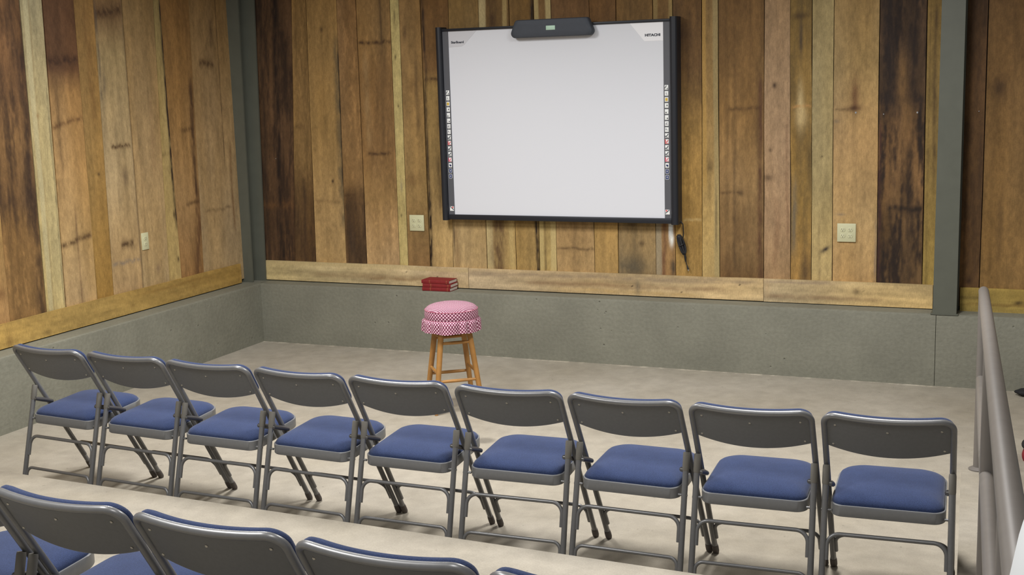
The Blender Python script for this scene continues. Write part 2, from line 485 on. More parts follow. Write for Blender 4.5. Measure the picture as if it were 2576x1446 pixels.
def plank_wall(name, planks, mp, z0, z1, front, seed0, dz=0.009, du=0.006, gap=0.0022, thick=0.02):
    """planks: (b0, b1, t0, t1, spec) edges at the foot and at the top; mp(u, n, z) -> world"""
    V = []; F = []; C = []
    for i, (b0, b1, t0, t1, spec) in enumerate(planks):
        off = spec.get('off', ((i*37) % 7 - 3) * 0.0011)
        w = max(b1-b0, t1-t0)
        nu = max(4, int(w/du)); nz = int((z1-z0)/dz)
        uu, zz = np.meshgrid(np.linspace(0, 1, nu+1), np.linspace(z0, z1, nz+1))
        f = (zz-z0)/(z1-z0)
        wl = (fbm(zz*1.7, zz*0+i, seed0+i*13+3, 2)-0.5)*0.007
        wr = (fbm(zz*1.7, zz*0+i+.5, seed0+i*13+8, 2)-0.5)*0.007
        e0 = b0+(t0-b0)*f + gap + wl*spec.get('wob', 0.6); e1 = b1+(t1-b1)*f - gap + wr*spec.get('wob', 0.6)
        U = e0+(e1-e0)*uu
        col = paint(uu*w, zz, w, spec, seed0+i*101)
        base = len(V)
        for r in range(nz+1):
            for c in range(nu+1):
                V.append(mp(U[r, c], front+off, zz[r, c])); C.append(col[r, c])
        for r in range(nz):
            for c in range(nu):
                a = base+r*(nu+1)+c
                F.append((a, a+1, a+nu+2, a+nu+1))
        # side and end faces give the board its thickness
        for c, e in ((0, e0), (nu, e1)):
            sb = len(V)
            for r in range(nz+1):
                V.append(mp(U[r, c], front+off, zz[r, c])); C.append(col[r, c]*0.9)
                V.append(mp(U[r, c], front+off-thick, zz[r, c])); C.append(col[r, c]*0.8)
            for r in range(nz):
                F.append((sb+2*r, sb+2*r+1, sb+2*r+3, sb+2*r+2))
    me = bpy.data.meshes.new(name)
    me.from_pydata([tuple(v) for v in V], [], F)
    at = me.color_attributes.new('tone', 'FLOAT_COLOR', 'POINT')
    cc = np.ones((len(V), 4), dtype=np.float32); cc[:, :3] = np.array(C)
    at.data.foreach_set('color', cc.ravel())
    me.materials.append(M['wood'])
    o = bpy.data.objects.new(name, me); COL.objects.link(o)
    return structure(o)

def trim_board(name, u0, u1, zb, zt, mp, front, spec, seed, thick=0.022):
    """horizontal board: grain runs along u"""
    nu = max(8, int((u1-u0)/0.012)); nz = 16
    uu, zz = np.meshgrid(np.linspace(u0, u1, nu+1), np.linspace(0, 1, nz+1))
    h = zt-zb
    col = paint(zz*h, uu, h, spec, seed)
    V = []; F = []; C = []
    ztop = zt + (fbm(uu*2.0, uu*0, seed+3, 2)-0.5)*0.006
    for r in range(nz+1):
        for c in range(nu+1):
            V.append(mp(uu[r, c], front, zb+(ztop[r, c]-zb)*zz[r, c])); C.append(col[r, c])
    for r in range(nz):
        for c in range(nu):
            a = r*(nu+1)+c; F.append((a, a+1, a+nu+2, a+nu+1))
    for row in (0, nz):
        sb = len(V)
        for c in range(nu+1):
            z = zb+(ztop[row, c]-zb)*zz[row, c]
            V.append(mp(uu[row, c], front, z)); C.append(col[row, c])
            V.append(mp(uu[row, c], front-thick, z)); C.append(col[row, c])
        for c in range(nu): F.append((sb+2*c, sb+2*c+1, sb+2*c+3, sb+2*c+2))
    for cidx in (0, nu):
        sb = len(V)
        for r in range(nz+1):
            z = zb+(ztop[r, cidx]-zb)*zz[r, cidx]
            V.append(mp(uu[r, cidx], front, z)); C.append(col[r, cidx])
            V.append(mp(uu[r, cidx], front-thick, z)); C.append(col[r, cidx])
        for r in range(nz): F.append((sb+2*r, sb+2*r+1, sb+2*r+3, sb+2*r+2))
    me = bpy.data.meshes.new(name); me.from_pydata([tuple(v) for v in V], [], F)
    at = me.color_attributes.new('tone', 'FLOAT_COLOR', 'POINT')
    cc = np.ones((len(V), 4), dtype=np.float32); cc[:, :3] = np.array(C)
    at.data.foreach_set('color', cc.ravel()); me.materials.append(M['wood'])
    o = bpy.data.objects.new(name, me); COL.objects.link(o)
    return structure(o)

# ---------------------------------------------------------------- frames of the room
LA = 0.0101
CA, SA = math.cos(LA), math.sin(LA)
def back(u, n, z):  return (u, -n, z)                                   # n = distance in front of y=0
def left(s, n, z):  return (CA*n + SA*s, SA*n - CA*s, z)                # s along the wall towards the camera, n into the room
WALL_TOP = 3.3
LEDGE = 0.453
ZT, ZB = 0.608, 0.460

T = lambda *a: [(z, c) for z, c in a]
def two(lo, hi, a=0.9, b=1.6): return [(a, lo), (b, hi)]

PB = [ # back wall, left to right: foot edges, top edges (z 0.6 .. 3.3), tone
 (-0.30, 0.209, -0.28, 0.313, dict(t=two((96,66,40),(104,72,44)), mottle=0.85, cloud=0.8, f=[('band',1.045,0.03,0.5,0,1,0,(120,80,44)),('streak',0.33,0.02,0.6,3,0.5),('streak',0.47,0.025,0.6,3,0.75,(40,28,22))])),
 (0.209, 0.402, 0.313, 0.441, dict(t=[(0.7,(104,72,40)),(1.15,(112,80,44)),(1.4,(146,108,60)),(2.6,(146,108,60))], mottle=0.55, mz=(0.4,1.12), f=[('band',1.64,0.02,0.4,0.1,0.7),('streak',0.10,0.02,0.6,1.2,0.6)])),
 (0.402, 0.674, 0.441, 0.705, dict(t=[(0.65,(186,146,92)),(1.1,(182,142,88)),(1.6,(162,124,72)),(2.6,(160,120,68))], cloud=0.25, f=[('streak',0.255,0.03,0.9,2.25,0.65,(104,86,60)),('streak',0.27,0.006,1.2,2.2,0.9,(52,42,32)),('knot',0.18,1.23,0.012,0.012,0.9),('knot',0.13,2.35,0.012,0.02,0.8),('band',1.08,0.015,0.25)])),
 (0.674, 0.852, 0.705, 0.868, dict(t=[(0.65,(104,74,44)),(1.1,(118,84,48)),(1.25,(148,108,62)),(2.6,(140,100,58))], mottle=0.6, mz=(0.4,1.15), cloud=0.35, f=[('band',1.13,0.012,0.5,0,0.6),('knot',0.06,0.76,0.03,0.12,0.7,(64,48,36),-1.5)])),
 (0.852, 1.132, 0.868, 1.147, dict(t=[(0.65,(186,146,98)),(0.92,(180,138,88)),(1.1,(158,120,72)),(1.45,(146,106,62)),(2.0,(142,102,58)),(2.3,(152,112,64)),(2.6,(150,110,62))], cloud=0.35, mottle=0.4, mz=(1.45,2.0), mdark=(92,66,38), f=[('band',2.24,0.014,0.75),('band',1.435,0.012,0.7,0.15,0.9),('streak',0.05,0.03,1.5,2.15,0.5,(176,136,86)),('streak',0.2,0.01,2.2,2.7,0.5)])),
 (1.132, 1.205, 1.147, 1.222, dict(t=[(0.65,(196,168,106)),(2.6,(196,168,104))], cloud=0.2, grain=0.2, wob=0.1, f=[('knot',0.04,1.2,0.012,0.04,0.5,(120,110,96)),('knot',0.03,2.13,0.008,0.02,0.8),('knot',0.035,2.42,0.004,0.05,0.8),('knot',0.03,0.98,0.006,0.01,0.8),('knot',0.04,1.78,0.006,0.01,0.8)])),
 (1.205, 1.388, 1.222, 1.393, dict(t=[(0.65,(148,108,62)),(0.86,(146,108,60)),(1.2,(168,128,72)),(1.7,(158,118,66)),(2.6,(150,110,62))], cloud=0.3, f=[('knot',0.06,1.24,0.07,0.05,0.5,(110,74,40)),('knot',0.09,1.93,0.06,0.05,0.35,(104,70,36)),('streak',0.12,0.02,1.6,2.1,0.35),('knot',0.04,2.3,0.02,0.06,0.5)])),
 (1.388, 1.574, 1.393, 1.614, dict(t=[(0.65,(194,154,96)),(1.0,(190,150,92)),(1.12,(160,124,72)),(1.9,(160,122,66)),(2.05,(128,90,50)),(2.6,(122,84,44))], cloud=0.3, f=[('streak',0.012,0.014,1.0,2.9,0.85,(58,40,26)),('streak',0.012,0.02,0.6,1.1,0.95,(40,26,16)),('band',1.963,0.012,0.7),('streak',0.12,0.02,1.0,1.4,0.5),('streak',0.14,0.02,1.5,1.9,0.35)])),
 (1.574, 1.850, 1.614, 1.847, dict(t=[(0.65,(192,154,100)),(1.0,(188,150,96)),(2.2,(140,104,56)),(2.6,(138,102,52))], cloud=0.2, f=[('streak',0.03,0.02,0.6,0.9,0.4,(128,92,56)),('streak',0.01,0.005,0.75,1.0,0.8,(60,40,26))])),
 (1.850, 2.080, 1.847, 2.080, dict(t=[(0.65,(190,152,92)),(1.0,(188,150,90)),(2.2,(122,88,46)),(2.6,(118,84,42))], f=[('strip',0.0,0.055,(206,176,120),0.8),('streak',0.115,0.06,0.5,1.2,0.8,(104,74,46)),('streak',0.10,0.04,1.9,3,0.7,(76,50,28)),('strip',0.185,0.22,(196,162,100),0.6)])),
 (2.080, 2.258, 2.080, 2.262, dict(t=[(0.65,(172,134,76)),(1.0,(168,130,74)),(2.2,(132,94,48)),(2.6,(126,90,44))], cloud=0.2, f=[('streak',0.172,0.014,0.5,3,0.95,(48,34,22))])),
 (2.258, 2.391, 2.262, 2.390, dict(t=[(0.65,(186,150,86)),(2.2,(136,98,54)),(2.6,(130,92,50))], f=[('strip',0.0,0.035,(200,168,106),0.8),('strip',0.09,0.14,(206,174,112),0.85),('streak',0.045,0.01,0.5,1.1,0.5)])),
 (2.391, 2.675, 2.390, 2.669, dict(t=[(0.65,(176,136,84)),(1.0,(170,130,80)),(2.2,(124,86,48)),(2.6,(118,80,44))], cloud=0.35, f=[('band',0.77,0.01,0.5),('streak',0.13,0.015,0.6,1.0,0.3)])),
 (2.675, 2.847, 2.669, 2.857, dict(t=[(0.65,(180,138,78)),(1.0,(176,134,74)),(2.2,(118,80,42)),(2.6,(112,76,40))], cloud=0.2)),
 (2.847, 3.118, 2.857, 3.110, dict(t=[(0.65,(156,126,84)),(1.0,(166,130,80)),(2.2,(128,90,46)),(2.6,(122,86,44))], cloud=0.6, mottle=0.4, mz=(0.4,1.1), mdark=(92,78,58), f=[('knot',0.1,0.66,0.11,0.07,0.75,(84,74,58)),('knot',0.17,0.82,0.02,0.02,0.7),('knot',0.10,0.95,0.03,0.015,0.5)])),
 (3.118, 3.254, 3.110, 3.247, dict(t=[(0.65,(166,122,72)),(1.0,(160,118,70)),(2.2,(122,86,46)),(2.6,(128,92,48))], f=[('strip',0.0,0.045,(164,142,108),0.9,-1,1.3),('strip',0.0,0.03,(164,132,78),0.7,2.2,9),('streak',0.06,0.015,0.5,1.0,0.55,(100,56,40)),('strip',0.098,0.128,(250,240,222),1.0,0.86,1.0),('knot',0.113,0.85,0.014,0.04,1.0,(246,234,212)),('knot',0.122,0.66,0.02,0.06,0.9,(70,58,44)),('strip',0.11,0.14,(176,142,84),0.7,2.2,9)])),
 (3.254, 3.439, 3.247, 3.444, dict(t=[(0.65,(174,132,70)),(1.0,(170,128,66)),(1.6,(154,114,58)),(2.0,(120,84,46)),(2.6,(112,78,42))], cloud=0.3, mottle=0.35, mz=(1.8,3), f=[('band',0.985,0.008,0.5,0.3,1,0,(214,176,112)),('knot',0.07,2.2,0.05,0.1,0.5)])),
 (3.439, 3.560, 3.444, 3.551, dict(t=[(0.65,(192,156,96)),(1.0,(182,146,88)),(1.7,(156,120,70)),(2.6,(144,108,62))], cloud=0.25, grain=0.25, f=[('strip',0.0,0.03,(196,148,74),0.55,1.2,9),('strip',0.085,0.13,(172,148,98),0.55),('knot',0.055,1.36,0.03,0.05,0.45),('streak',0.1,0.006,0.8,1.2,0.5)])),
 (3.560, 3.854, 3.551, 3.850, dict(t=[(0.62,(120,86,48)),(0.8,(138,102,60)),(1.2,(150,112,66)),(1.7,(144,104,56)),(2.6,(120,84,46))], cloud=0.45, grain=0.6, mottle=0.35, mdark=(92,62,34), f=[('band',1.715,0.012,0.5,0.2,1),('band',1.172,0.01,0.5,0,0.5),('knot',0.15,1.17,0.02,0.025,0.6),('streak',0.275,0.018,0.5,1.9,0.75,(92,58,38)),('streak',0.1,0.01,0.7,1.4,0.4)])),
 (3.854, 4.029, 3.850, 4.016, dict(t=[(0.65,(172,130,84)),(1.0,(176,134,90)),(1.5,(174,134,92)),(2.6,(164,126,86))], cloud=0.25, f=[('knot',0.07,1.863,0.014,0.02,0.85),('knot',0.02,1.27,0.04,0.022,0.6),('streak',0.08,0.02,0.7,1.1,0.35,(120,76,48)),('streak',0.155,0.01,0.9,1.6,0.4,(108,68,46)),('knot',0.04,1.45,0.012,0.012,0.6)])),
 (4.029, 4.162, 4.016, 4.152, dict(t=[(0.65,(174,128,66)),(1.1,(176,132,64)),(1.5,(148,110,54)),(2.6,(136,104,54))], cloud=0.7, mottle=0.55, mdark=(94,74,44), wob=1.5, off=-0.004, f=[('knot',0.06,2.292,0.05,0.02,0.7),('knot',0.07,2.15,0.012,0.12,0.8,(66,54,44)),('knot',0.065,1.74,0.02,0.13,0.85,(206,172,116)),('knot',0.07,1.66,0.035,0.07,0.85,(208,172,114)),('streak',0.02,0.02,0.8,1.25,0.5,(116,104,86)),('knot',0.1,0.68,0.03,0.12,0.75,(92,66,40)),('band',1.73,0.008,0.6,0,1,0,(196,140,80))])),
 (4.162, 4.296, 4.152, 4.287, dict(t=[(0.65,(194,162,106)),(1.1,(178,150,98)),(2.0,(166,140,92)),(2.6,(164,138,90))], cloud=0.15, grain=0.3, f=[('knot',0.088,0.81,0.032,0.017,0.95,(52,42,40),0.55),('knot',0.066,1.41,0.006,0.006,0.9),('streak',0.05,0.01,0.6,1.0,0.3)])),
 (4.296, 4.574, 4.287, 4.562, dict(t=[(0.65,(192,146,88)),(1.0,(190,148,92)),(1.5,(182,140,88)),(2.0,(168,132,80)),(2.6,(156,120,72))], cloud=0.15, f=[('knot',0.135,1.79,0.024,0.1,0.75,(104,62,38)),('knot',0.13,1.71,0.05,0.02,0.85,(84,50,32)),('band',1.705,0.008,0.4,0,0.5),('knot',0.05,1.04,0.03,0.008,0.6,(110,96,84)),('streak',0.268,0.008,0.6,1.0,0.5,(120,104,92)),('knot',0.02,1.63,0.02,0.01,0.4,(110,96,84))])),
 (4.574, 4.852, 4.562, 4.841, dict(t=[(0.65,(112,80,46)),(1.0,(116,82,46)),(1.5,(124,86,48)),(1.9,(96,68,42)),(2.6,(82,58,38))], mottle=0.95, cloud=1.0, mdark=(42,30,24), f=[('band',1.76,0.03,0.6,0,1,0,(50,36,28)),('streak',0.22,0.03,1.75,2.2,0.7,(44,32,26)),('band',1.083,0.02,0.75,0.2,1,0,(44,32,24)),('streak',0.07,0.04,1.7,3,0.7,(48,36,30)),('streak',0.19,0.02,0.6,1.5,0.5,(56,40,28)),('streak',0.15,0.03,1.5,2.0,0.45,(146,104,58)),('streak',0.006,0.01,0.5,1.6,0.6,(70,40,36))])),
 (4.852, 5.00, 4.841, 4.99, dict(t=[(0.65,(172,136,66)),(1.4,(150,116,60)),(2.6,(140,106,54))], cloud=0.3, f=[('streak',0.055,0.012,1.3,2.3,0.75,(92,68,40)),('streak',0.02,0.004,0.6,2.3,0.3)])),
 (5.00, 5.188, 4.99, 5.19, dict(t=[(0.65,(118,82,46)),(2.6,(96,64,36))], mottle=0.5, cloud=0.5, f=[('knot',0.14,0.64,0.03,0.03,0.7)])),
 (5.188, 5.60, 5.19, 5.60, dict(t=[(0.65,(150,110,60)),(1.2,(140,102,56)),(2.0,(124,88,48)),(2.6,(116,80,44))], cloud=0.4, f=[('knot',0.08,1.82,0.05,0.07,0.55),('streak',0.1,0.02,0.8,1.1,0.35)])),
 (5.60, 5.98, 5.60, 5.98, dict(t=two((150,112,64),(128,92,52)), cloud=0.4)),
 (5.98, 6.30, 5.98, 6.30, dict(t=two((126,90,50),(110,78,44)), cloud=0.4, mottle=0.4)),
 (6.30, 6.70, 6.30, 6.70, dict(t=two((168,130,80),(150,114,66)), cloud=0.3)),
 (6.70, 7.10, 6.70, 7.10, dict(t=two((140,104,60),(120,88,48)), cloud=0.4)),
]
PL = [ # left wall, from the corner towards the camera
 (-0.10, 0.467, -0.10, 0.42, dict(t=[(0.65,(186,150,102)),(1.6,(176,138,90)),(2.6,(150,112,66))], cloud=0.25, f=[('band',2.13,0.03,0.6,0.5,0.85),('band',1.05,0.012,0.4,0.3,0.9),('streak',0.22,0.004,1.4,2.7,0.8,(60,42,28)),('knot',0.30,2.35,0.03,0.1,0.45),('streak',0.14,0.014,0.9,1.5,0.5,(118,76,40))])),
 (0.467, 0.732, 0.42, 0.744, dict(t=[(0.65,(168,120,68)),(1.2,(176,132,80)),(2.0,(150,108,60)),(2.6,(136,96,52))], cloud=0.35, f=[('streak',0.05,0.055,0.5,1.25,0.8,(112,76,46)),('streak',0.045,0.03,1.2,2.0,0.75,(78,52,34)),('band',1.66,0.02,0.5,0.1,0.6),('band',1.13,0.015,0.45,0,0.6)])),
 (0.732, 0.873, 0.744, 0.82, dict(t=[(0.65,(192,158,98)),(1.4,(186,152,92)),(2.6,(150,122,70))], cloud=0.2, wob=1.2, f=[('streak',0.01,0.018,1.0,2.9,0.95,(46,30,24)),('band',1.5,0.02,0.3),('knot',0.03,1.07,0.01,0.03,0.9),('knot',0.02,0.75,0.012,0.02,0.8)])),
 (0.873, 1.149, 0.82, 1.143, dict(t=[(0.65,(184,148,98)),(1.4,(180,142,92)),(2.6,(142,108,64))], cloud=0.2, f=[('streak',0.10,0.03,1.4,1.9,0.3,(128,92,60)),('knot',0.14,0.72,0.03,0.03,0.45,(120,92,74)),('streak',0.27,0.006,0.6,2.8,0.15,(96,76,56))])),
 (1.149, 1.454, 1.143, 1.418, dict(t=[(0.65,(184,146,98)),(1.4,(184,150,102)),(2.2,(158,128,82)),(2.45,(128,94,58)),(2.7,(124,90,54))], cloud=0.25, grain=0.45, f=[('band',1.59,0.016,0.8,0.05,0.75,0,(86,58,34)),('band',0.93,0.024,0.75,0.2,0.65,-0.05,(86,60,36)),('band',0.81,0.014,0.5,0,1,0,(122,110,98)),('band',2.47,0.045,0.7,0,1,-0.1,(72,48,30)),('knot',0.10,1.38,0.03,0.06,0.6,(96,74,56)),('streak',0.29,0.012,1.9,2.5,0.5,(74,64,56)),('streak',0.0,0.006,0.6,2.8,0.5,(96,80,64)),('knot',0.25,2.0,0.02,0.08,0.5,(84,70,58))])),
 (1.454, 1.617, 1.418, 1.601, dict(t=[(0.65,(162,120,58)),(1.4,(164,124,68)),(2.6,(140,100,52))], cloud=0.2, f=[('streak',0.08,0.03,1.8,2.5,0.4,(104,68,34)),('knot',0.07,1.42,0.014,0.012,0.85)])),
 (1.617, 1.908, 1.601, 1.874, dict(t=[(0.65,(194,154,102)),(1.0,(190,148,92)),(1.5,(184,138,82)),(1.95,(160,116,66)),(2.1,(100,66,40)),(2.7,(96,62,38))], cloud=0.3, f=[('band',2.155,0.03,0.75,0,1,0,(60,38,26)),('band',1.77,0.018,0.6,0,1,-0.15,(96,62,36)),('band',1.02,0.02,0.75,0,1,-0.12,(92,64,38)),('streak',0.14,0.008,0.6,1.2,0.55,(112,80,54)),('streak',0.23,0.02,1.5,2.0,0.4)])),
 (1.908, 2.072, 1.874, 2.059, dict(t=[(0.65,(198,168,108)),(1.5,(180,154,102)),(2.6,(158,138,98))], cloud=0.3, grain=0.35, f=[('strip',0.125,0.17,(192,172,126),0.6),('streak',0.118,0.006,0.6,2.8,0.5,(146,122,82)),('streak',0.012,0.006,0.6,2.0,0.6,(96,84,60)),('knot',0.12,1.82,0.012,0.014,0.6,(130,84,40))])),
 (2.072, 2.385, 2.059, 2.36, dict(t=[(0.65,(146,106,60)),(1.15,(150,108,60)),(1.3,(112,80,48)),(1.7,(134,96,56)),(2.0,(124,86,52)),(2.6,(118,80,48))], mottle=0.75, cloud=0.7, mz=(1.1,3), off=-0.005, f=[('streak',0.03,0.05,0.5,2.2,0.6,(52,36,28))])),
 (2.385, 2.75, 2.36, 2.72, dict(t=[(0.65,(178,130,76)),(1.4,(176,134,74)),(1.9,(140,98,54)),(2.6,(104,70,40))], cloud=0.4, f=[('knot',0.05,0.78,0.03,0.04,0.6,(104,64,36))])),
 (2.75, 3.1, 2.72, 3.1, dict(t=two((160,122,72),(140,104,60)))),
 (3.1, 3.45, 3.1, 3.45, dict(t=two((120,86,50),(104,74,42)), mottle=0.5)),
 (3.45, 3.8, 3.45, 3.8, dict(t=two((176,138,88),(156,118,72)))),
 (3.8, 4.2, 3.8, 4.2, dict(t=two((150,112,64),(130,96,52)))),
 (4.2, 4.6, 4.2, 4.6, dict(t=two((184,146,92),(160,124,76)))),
]
# the top of every board is taller than the frame: stretch the top edges measured at z = 2.55 up to WALL_TOP
def stretch(P):
    k = (WALL_TOP-0.60)/(2.55-0.60)
    return [(b0, b1, b0+(t0-b0)*k, b1+(t1-b1)*k, s) for b0, b1, t0, t1, s in P]
plank_wall('wall_back', stretch(PB), back, 0.60-0.12, WALL_TOP, -0.167, 11)
plank_wall('wall_left', stretch(PL), left, 0.60-0.12, WALL_TOP, -0.172, 501)
# the dark sheathing behind the boards
bm = bmesh.new(); box(bm, -0.5, 7.1, 0.192, 0.23, 0.3, WALL_TOP)
structure(obj('wall_back_sheathing', bm, M['dark_gap'], smooth=False))
bm = bmesh.new()
vs = [bm.verts.new(left(s, n, z)) for s, n, z in ((-0.2,-0.2,0.3),(4.6,-0.2,0.3),(4.6,-0.24,0.3),(-0.2,-0.24,0.3),(-0.2,-0.2,WALL_TOP),(4.6,-0.2,WALL_TOP),(4.6,-0.24,WALL_TOP),(-0.2,-0.24,WALL_TOP))]
for f in ((0,3,2,1),(4,5,6,7),(0,1,5,4),(1,2,6,5),(2,3,7,6),(3,0,4,7)): bm.faces.new([vs[i] for i in f])
structure(obj('wall_left_sheathing', bm, M['dark_gap'], smooth=False))

# nail heads on the back boards
for k, (x, z, r) in enumerate(((4.429, 1.683, 0.0065), (4.598, 1.671, 0.0045), (4.799, 1.678, 0.0065), (5.155, 1.68, 0.004), (0.095, 1.40, 0.004))):
    bm = bmesh.new(); lathe(bm, [(r, 0), (r, 0.004), (r*0.6, 0.006)], 10)
    o = obj('nail_head', bm, M['nail'], parent=bpy.data.objects['wall_back'])
    o.location = (x, 0.167+0.003, z); o.rotation_euler = (PI/2, 0, 0)

# baseboards on the ledge
nails = lambda zs: [('knot', 0.03+0.09*((i*7) % 10)/10, z, 0.004, 0.004, 0.95, (40,28,20)) for i, z in enumerate(zs)]
trim_board('trim_1', -0.045, 1.705, ZB, ZT, back, -0.147, dict(t=[(0,(212,180,120)),(1.7,(206,172,126))], cloud=0.45, grain=0.6,
    f=[('streak', 0.055, 0.018, 0.4, 1.6, 0.4, (146,112,74)), ('streak', 0.04, 0.012, 0.9, 1.4, 0.5, (136,96,56)), ('strip', 0.118, 0.15, (204,172,116), 0.6)] + nails([0.02,0.3,0.65,0.9,1.2,1.45])), 901)
trim_board('trim_2', 1.708, 3.855, ZB, ZT, back, -0.147, dict(t=[(1.7,(206,172,126)),(3.9,(208,172,120))], cloud=0.5, grain=0.6,
    f=[('streak', 0.115, 0.02, 1.7, 3.8, 0.5, (140,116,92)), ('streak', 0.06, 0.016, 2.2, 3.6, 0.5, (138,100,66)), ('streak', 0.02, 0.012, 2.4, 3.4, 0.4, (206,160,92)), ('knot', 0.06, 2.99, 0.06, 0.018, 0.6, (112,98,76))] + nails([2.1,2.5,2.95,3.3,3.7])), 931)
trim_board('trim_3', 3.858, 4.918, ZB-0.002, ZT+0.001, back, -0.1475, dict(t=[(3.8,(212,178,128)),(4.9,(210,172,112))], cloud=0.4, grain=0.5,
    f=[('streak', 0.04, 0.014, 3.9, 4.6, 0.5, (140,104,72)), ('knot', 0.09, 3.88, 0.07, 0.02, 0.5, (206,164,114)), ('knot', 0.09, 4.45, 0.02, 0.02, 0.6), ('streak', 0.135, 0.01, 3.8, 4.3, 0.5, (146,120,98))] + nails([4.2,4.5])), 951)
trim_board('trim_4', 5.080, 7.1, ZB-0.012, ZT-0.008, back, -0.147, dict(t=[(5,(184,148,72)),(7,(180,140,70))], cloud=0.5, grain=0.6,
    f=[('knot', 0.07, 5.42, 0.014, 0.03, 0.85), ('streak', 0.05, 0.008, 5.1, 5.9, 0.7, (110,76,36)), ('knot', 0.1, 5.22, 0.005, 0.006, 0.9), ('knot', 0.05, 5.55, 0.005, 0.006, 0.9), ('streak', 0.09, 0.01, 5.0, 5.2, 0.4)]), 971)
trim_board('trim_5', 0.030, 4.6, ZB, ZT, left, -0.150, dict(t=[(0,(178,136,68)),(2.0,(188,146,76)),(4.6,(188,146,76))], cloud=0.35, grain=0.45,
    f=[('knot', 0.07, 0.62, 0.02, 0.03, 0.5, (120,84,40)), ('knot', 0.05, 1.3, 0.012, 0.02, 0.4, (120,84,40)), ('streak', 0.11, 0.012, 0.4, 1.2, 0.35, (140,98,44)), ('knot', 0.1, 2.26, 0.005, 0.005, 0.9), ('knot', 0.04, 2.42, 0.04, 0.03, 0.5, (120,84,44)), ('knot', 0.03, 2.1, 0.014, 0.03, 0.4)]), 991)

# ---------------------------------------------------------------- the painted concrete knee wall
def knee_profile(mp, a, b, name, seed, ends=True):
    """low wall with a slightly ragged, chipped top edge"""
    n = int((b-a)/0.02)
    bm = bmesh.new()
    us = np.linspace(a, b, n+1)
    r1 = fbm(us*6, us*0, seed, 3)-0.5; r2 = fbm(us*25, us*0, seed+4, 2)-0.5
    rows = []
    for i, u in enumerate(us):
        c = 0.010 + 0.008*r1[i] + 0.006*max(0, r2[i])
        prof = [(0.0, -0.05), (0.0, LEDGE-c-0.006), (-0.0022, LEDGE-c*0.6), (-c, LEDGE-0.0008), (-c-0.006, LEDGE), (-0.30, LEDGE), (-0.30, -0.05)]
        rows.append([bm.verts.new(mp(u, p[0], p[1])) for p in prof])
    for A, B in zip(rows[:-1], rows[1:]):
        for k in range(len(A)-1): bm.faces.new((A[k], A[k+1], B[k+1], B[k]))
    bm.faces.new(rows[0]); bm.faces.new(list(reversed(rows[-1])))
    return structure(obj(name, bm, M['knee']))
knee_profile(back, -0.02, 4.952, 'wall_back_lower', 71)
knee_profile(back, 4.955, 7.1, 'wall_back_lower_right', 75)
knee_profile(left, -0.3, 9.5, 'wall_left_lower', 81)


# ---------------------------------------------------------------- steel columns
def plate(bm, x0b, x1b, x0t, x1t, y0, y1, z0, z1):
    vs = [bm.verts.new(v) for v in ((x0b,y0,z0),(x1b,y0,z0),(x1b,y1,z0),(x0b,y1,z0),(x0t,y0,z1),(x1t,y0,z1),(x1t,y1,z1),(x0t,y1,z1))]
    fs = [bm.faces.new([vs[i] for i in f]) for f in ((0,3,2,1),(4,5,6,7),(0,1,5,4),(1,2,6,5),(2,3,7,6),(3,0,4,7))]
    bmesh.ops.bevel(bm, geom=list({e for f in fs for e in f.edges}), offset=0.0015, segments=2, affect='EDGES')
k = (WALL_TOP-0.46)/(2.595-0.46)
bm = bmesh.new()
plate(bm, -0.26, -0.096, -0.26, -0.096+0.026*k, 0.036, 0.050, LEDGE, WALL_TOP)
plate(bm, -0.185, -0.150, -0.185, -0.135+0.02*k, 0.050, 0.132, LEDGE, WALL_TOP)
plate(bm, -0.26, -0.043, -0.26, -0.043+0.052*k, 0.130, 0.146, LEDGE, WALL_TOP)
structure(obj('column_left', bm, M['steel_paint'], smooth=False))
bm = bmesh.new()
plate(bm, 4.933, 5.072, 4.943, 5.076, 0.0, 0.014, LEDGE+0.004, WALL_TOP)
plate(bm, 4.996, 5.008, 5.0, 5.012, 0.014, 0.145, LEDGE+0.004, WALL_TOP)
plate(bm, 4.933, 5.072, 4.943, 5.076, 0.145, 0.158, LEDGE+0.004, WALL_TOP)
plate(bm, 4.920, 5.082, 4.920, 5.082, -0.002, 0.14, LEDGE-0.004, LEDGE+0.006)
structure(obj('column_right', bm, M['steel_paint'], smooth=False))

# ---------------------------------------------------------------- floor, tiers, ramp
bm = bmesh.new(); box(bm, -0.3, 7.4, -10.0, 0.25, -0.2, 0.0)
structure(obj('floor', bm, M['floor'], smooth=False))
def rampx(y): return 5.235 + 0.062*(-1.73-y)
def prism(bm, poly, z0, z1, bev=0.012):
    lo = [bm.verts.new((x, y, z0)) for x, y in poly]; hi = [bm.verts.new((x, y, z1)) for x, y in poly]
    n = len(poly)
    tops = bm.faces.new(hi); bm.faces.new(list(reversed(lo)))
    for i in range(n): bm.faces.new((lo[i], lo[(i+1)%n], hi[(i+1)%n], hi[i]))
    if bev: bmesh.ops.bevel(bm, geom=list(tops.edges), offset=bev, segments=3, affect='EDGES')
def tier(name, yL, yR, yb, z0, z1):
    x0 = 0.02; xR = rampx(yR)-0.004
    bm = bmesh.new()
    prism(bm, [(x0 - yL*SA, yL), (xR, yR), (rampx(yb)-0.004, yb), (x0 - yb*SA, yb)], z0, z1)
    return structure(obj(name, bm, M['floor'], smooth=True))
TIER = 0.199
tier('floor_riser', -3.655, -3.845, -6.05, 0.0, TIER)
tier('floor_riser_upper', -6.06, -6.06, -9.6, 0.0, 0.40)
bm = bmesh.new()
y0, y1 = -1.70, -6.50
pts = [(rampx(y0), y0, 0.0), (6.9, y0, 0.0), (6.9, y1, 0.40), (rampx(y1), y1, 0.40), (rampx(-9.6), -9.6, 0.40), (6.9, -9.6, 0.40)]
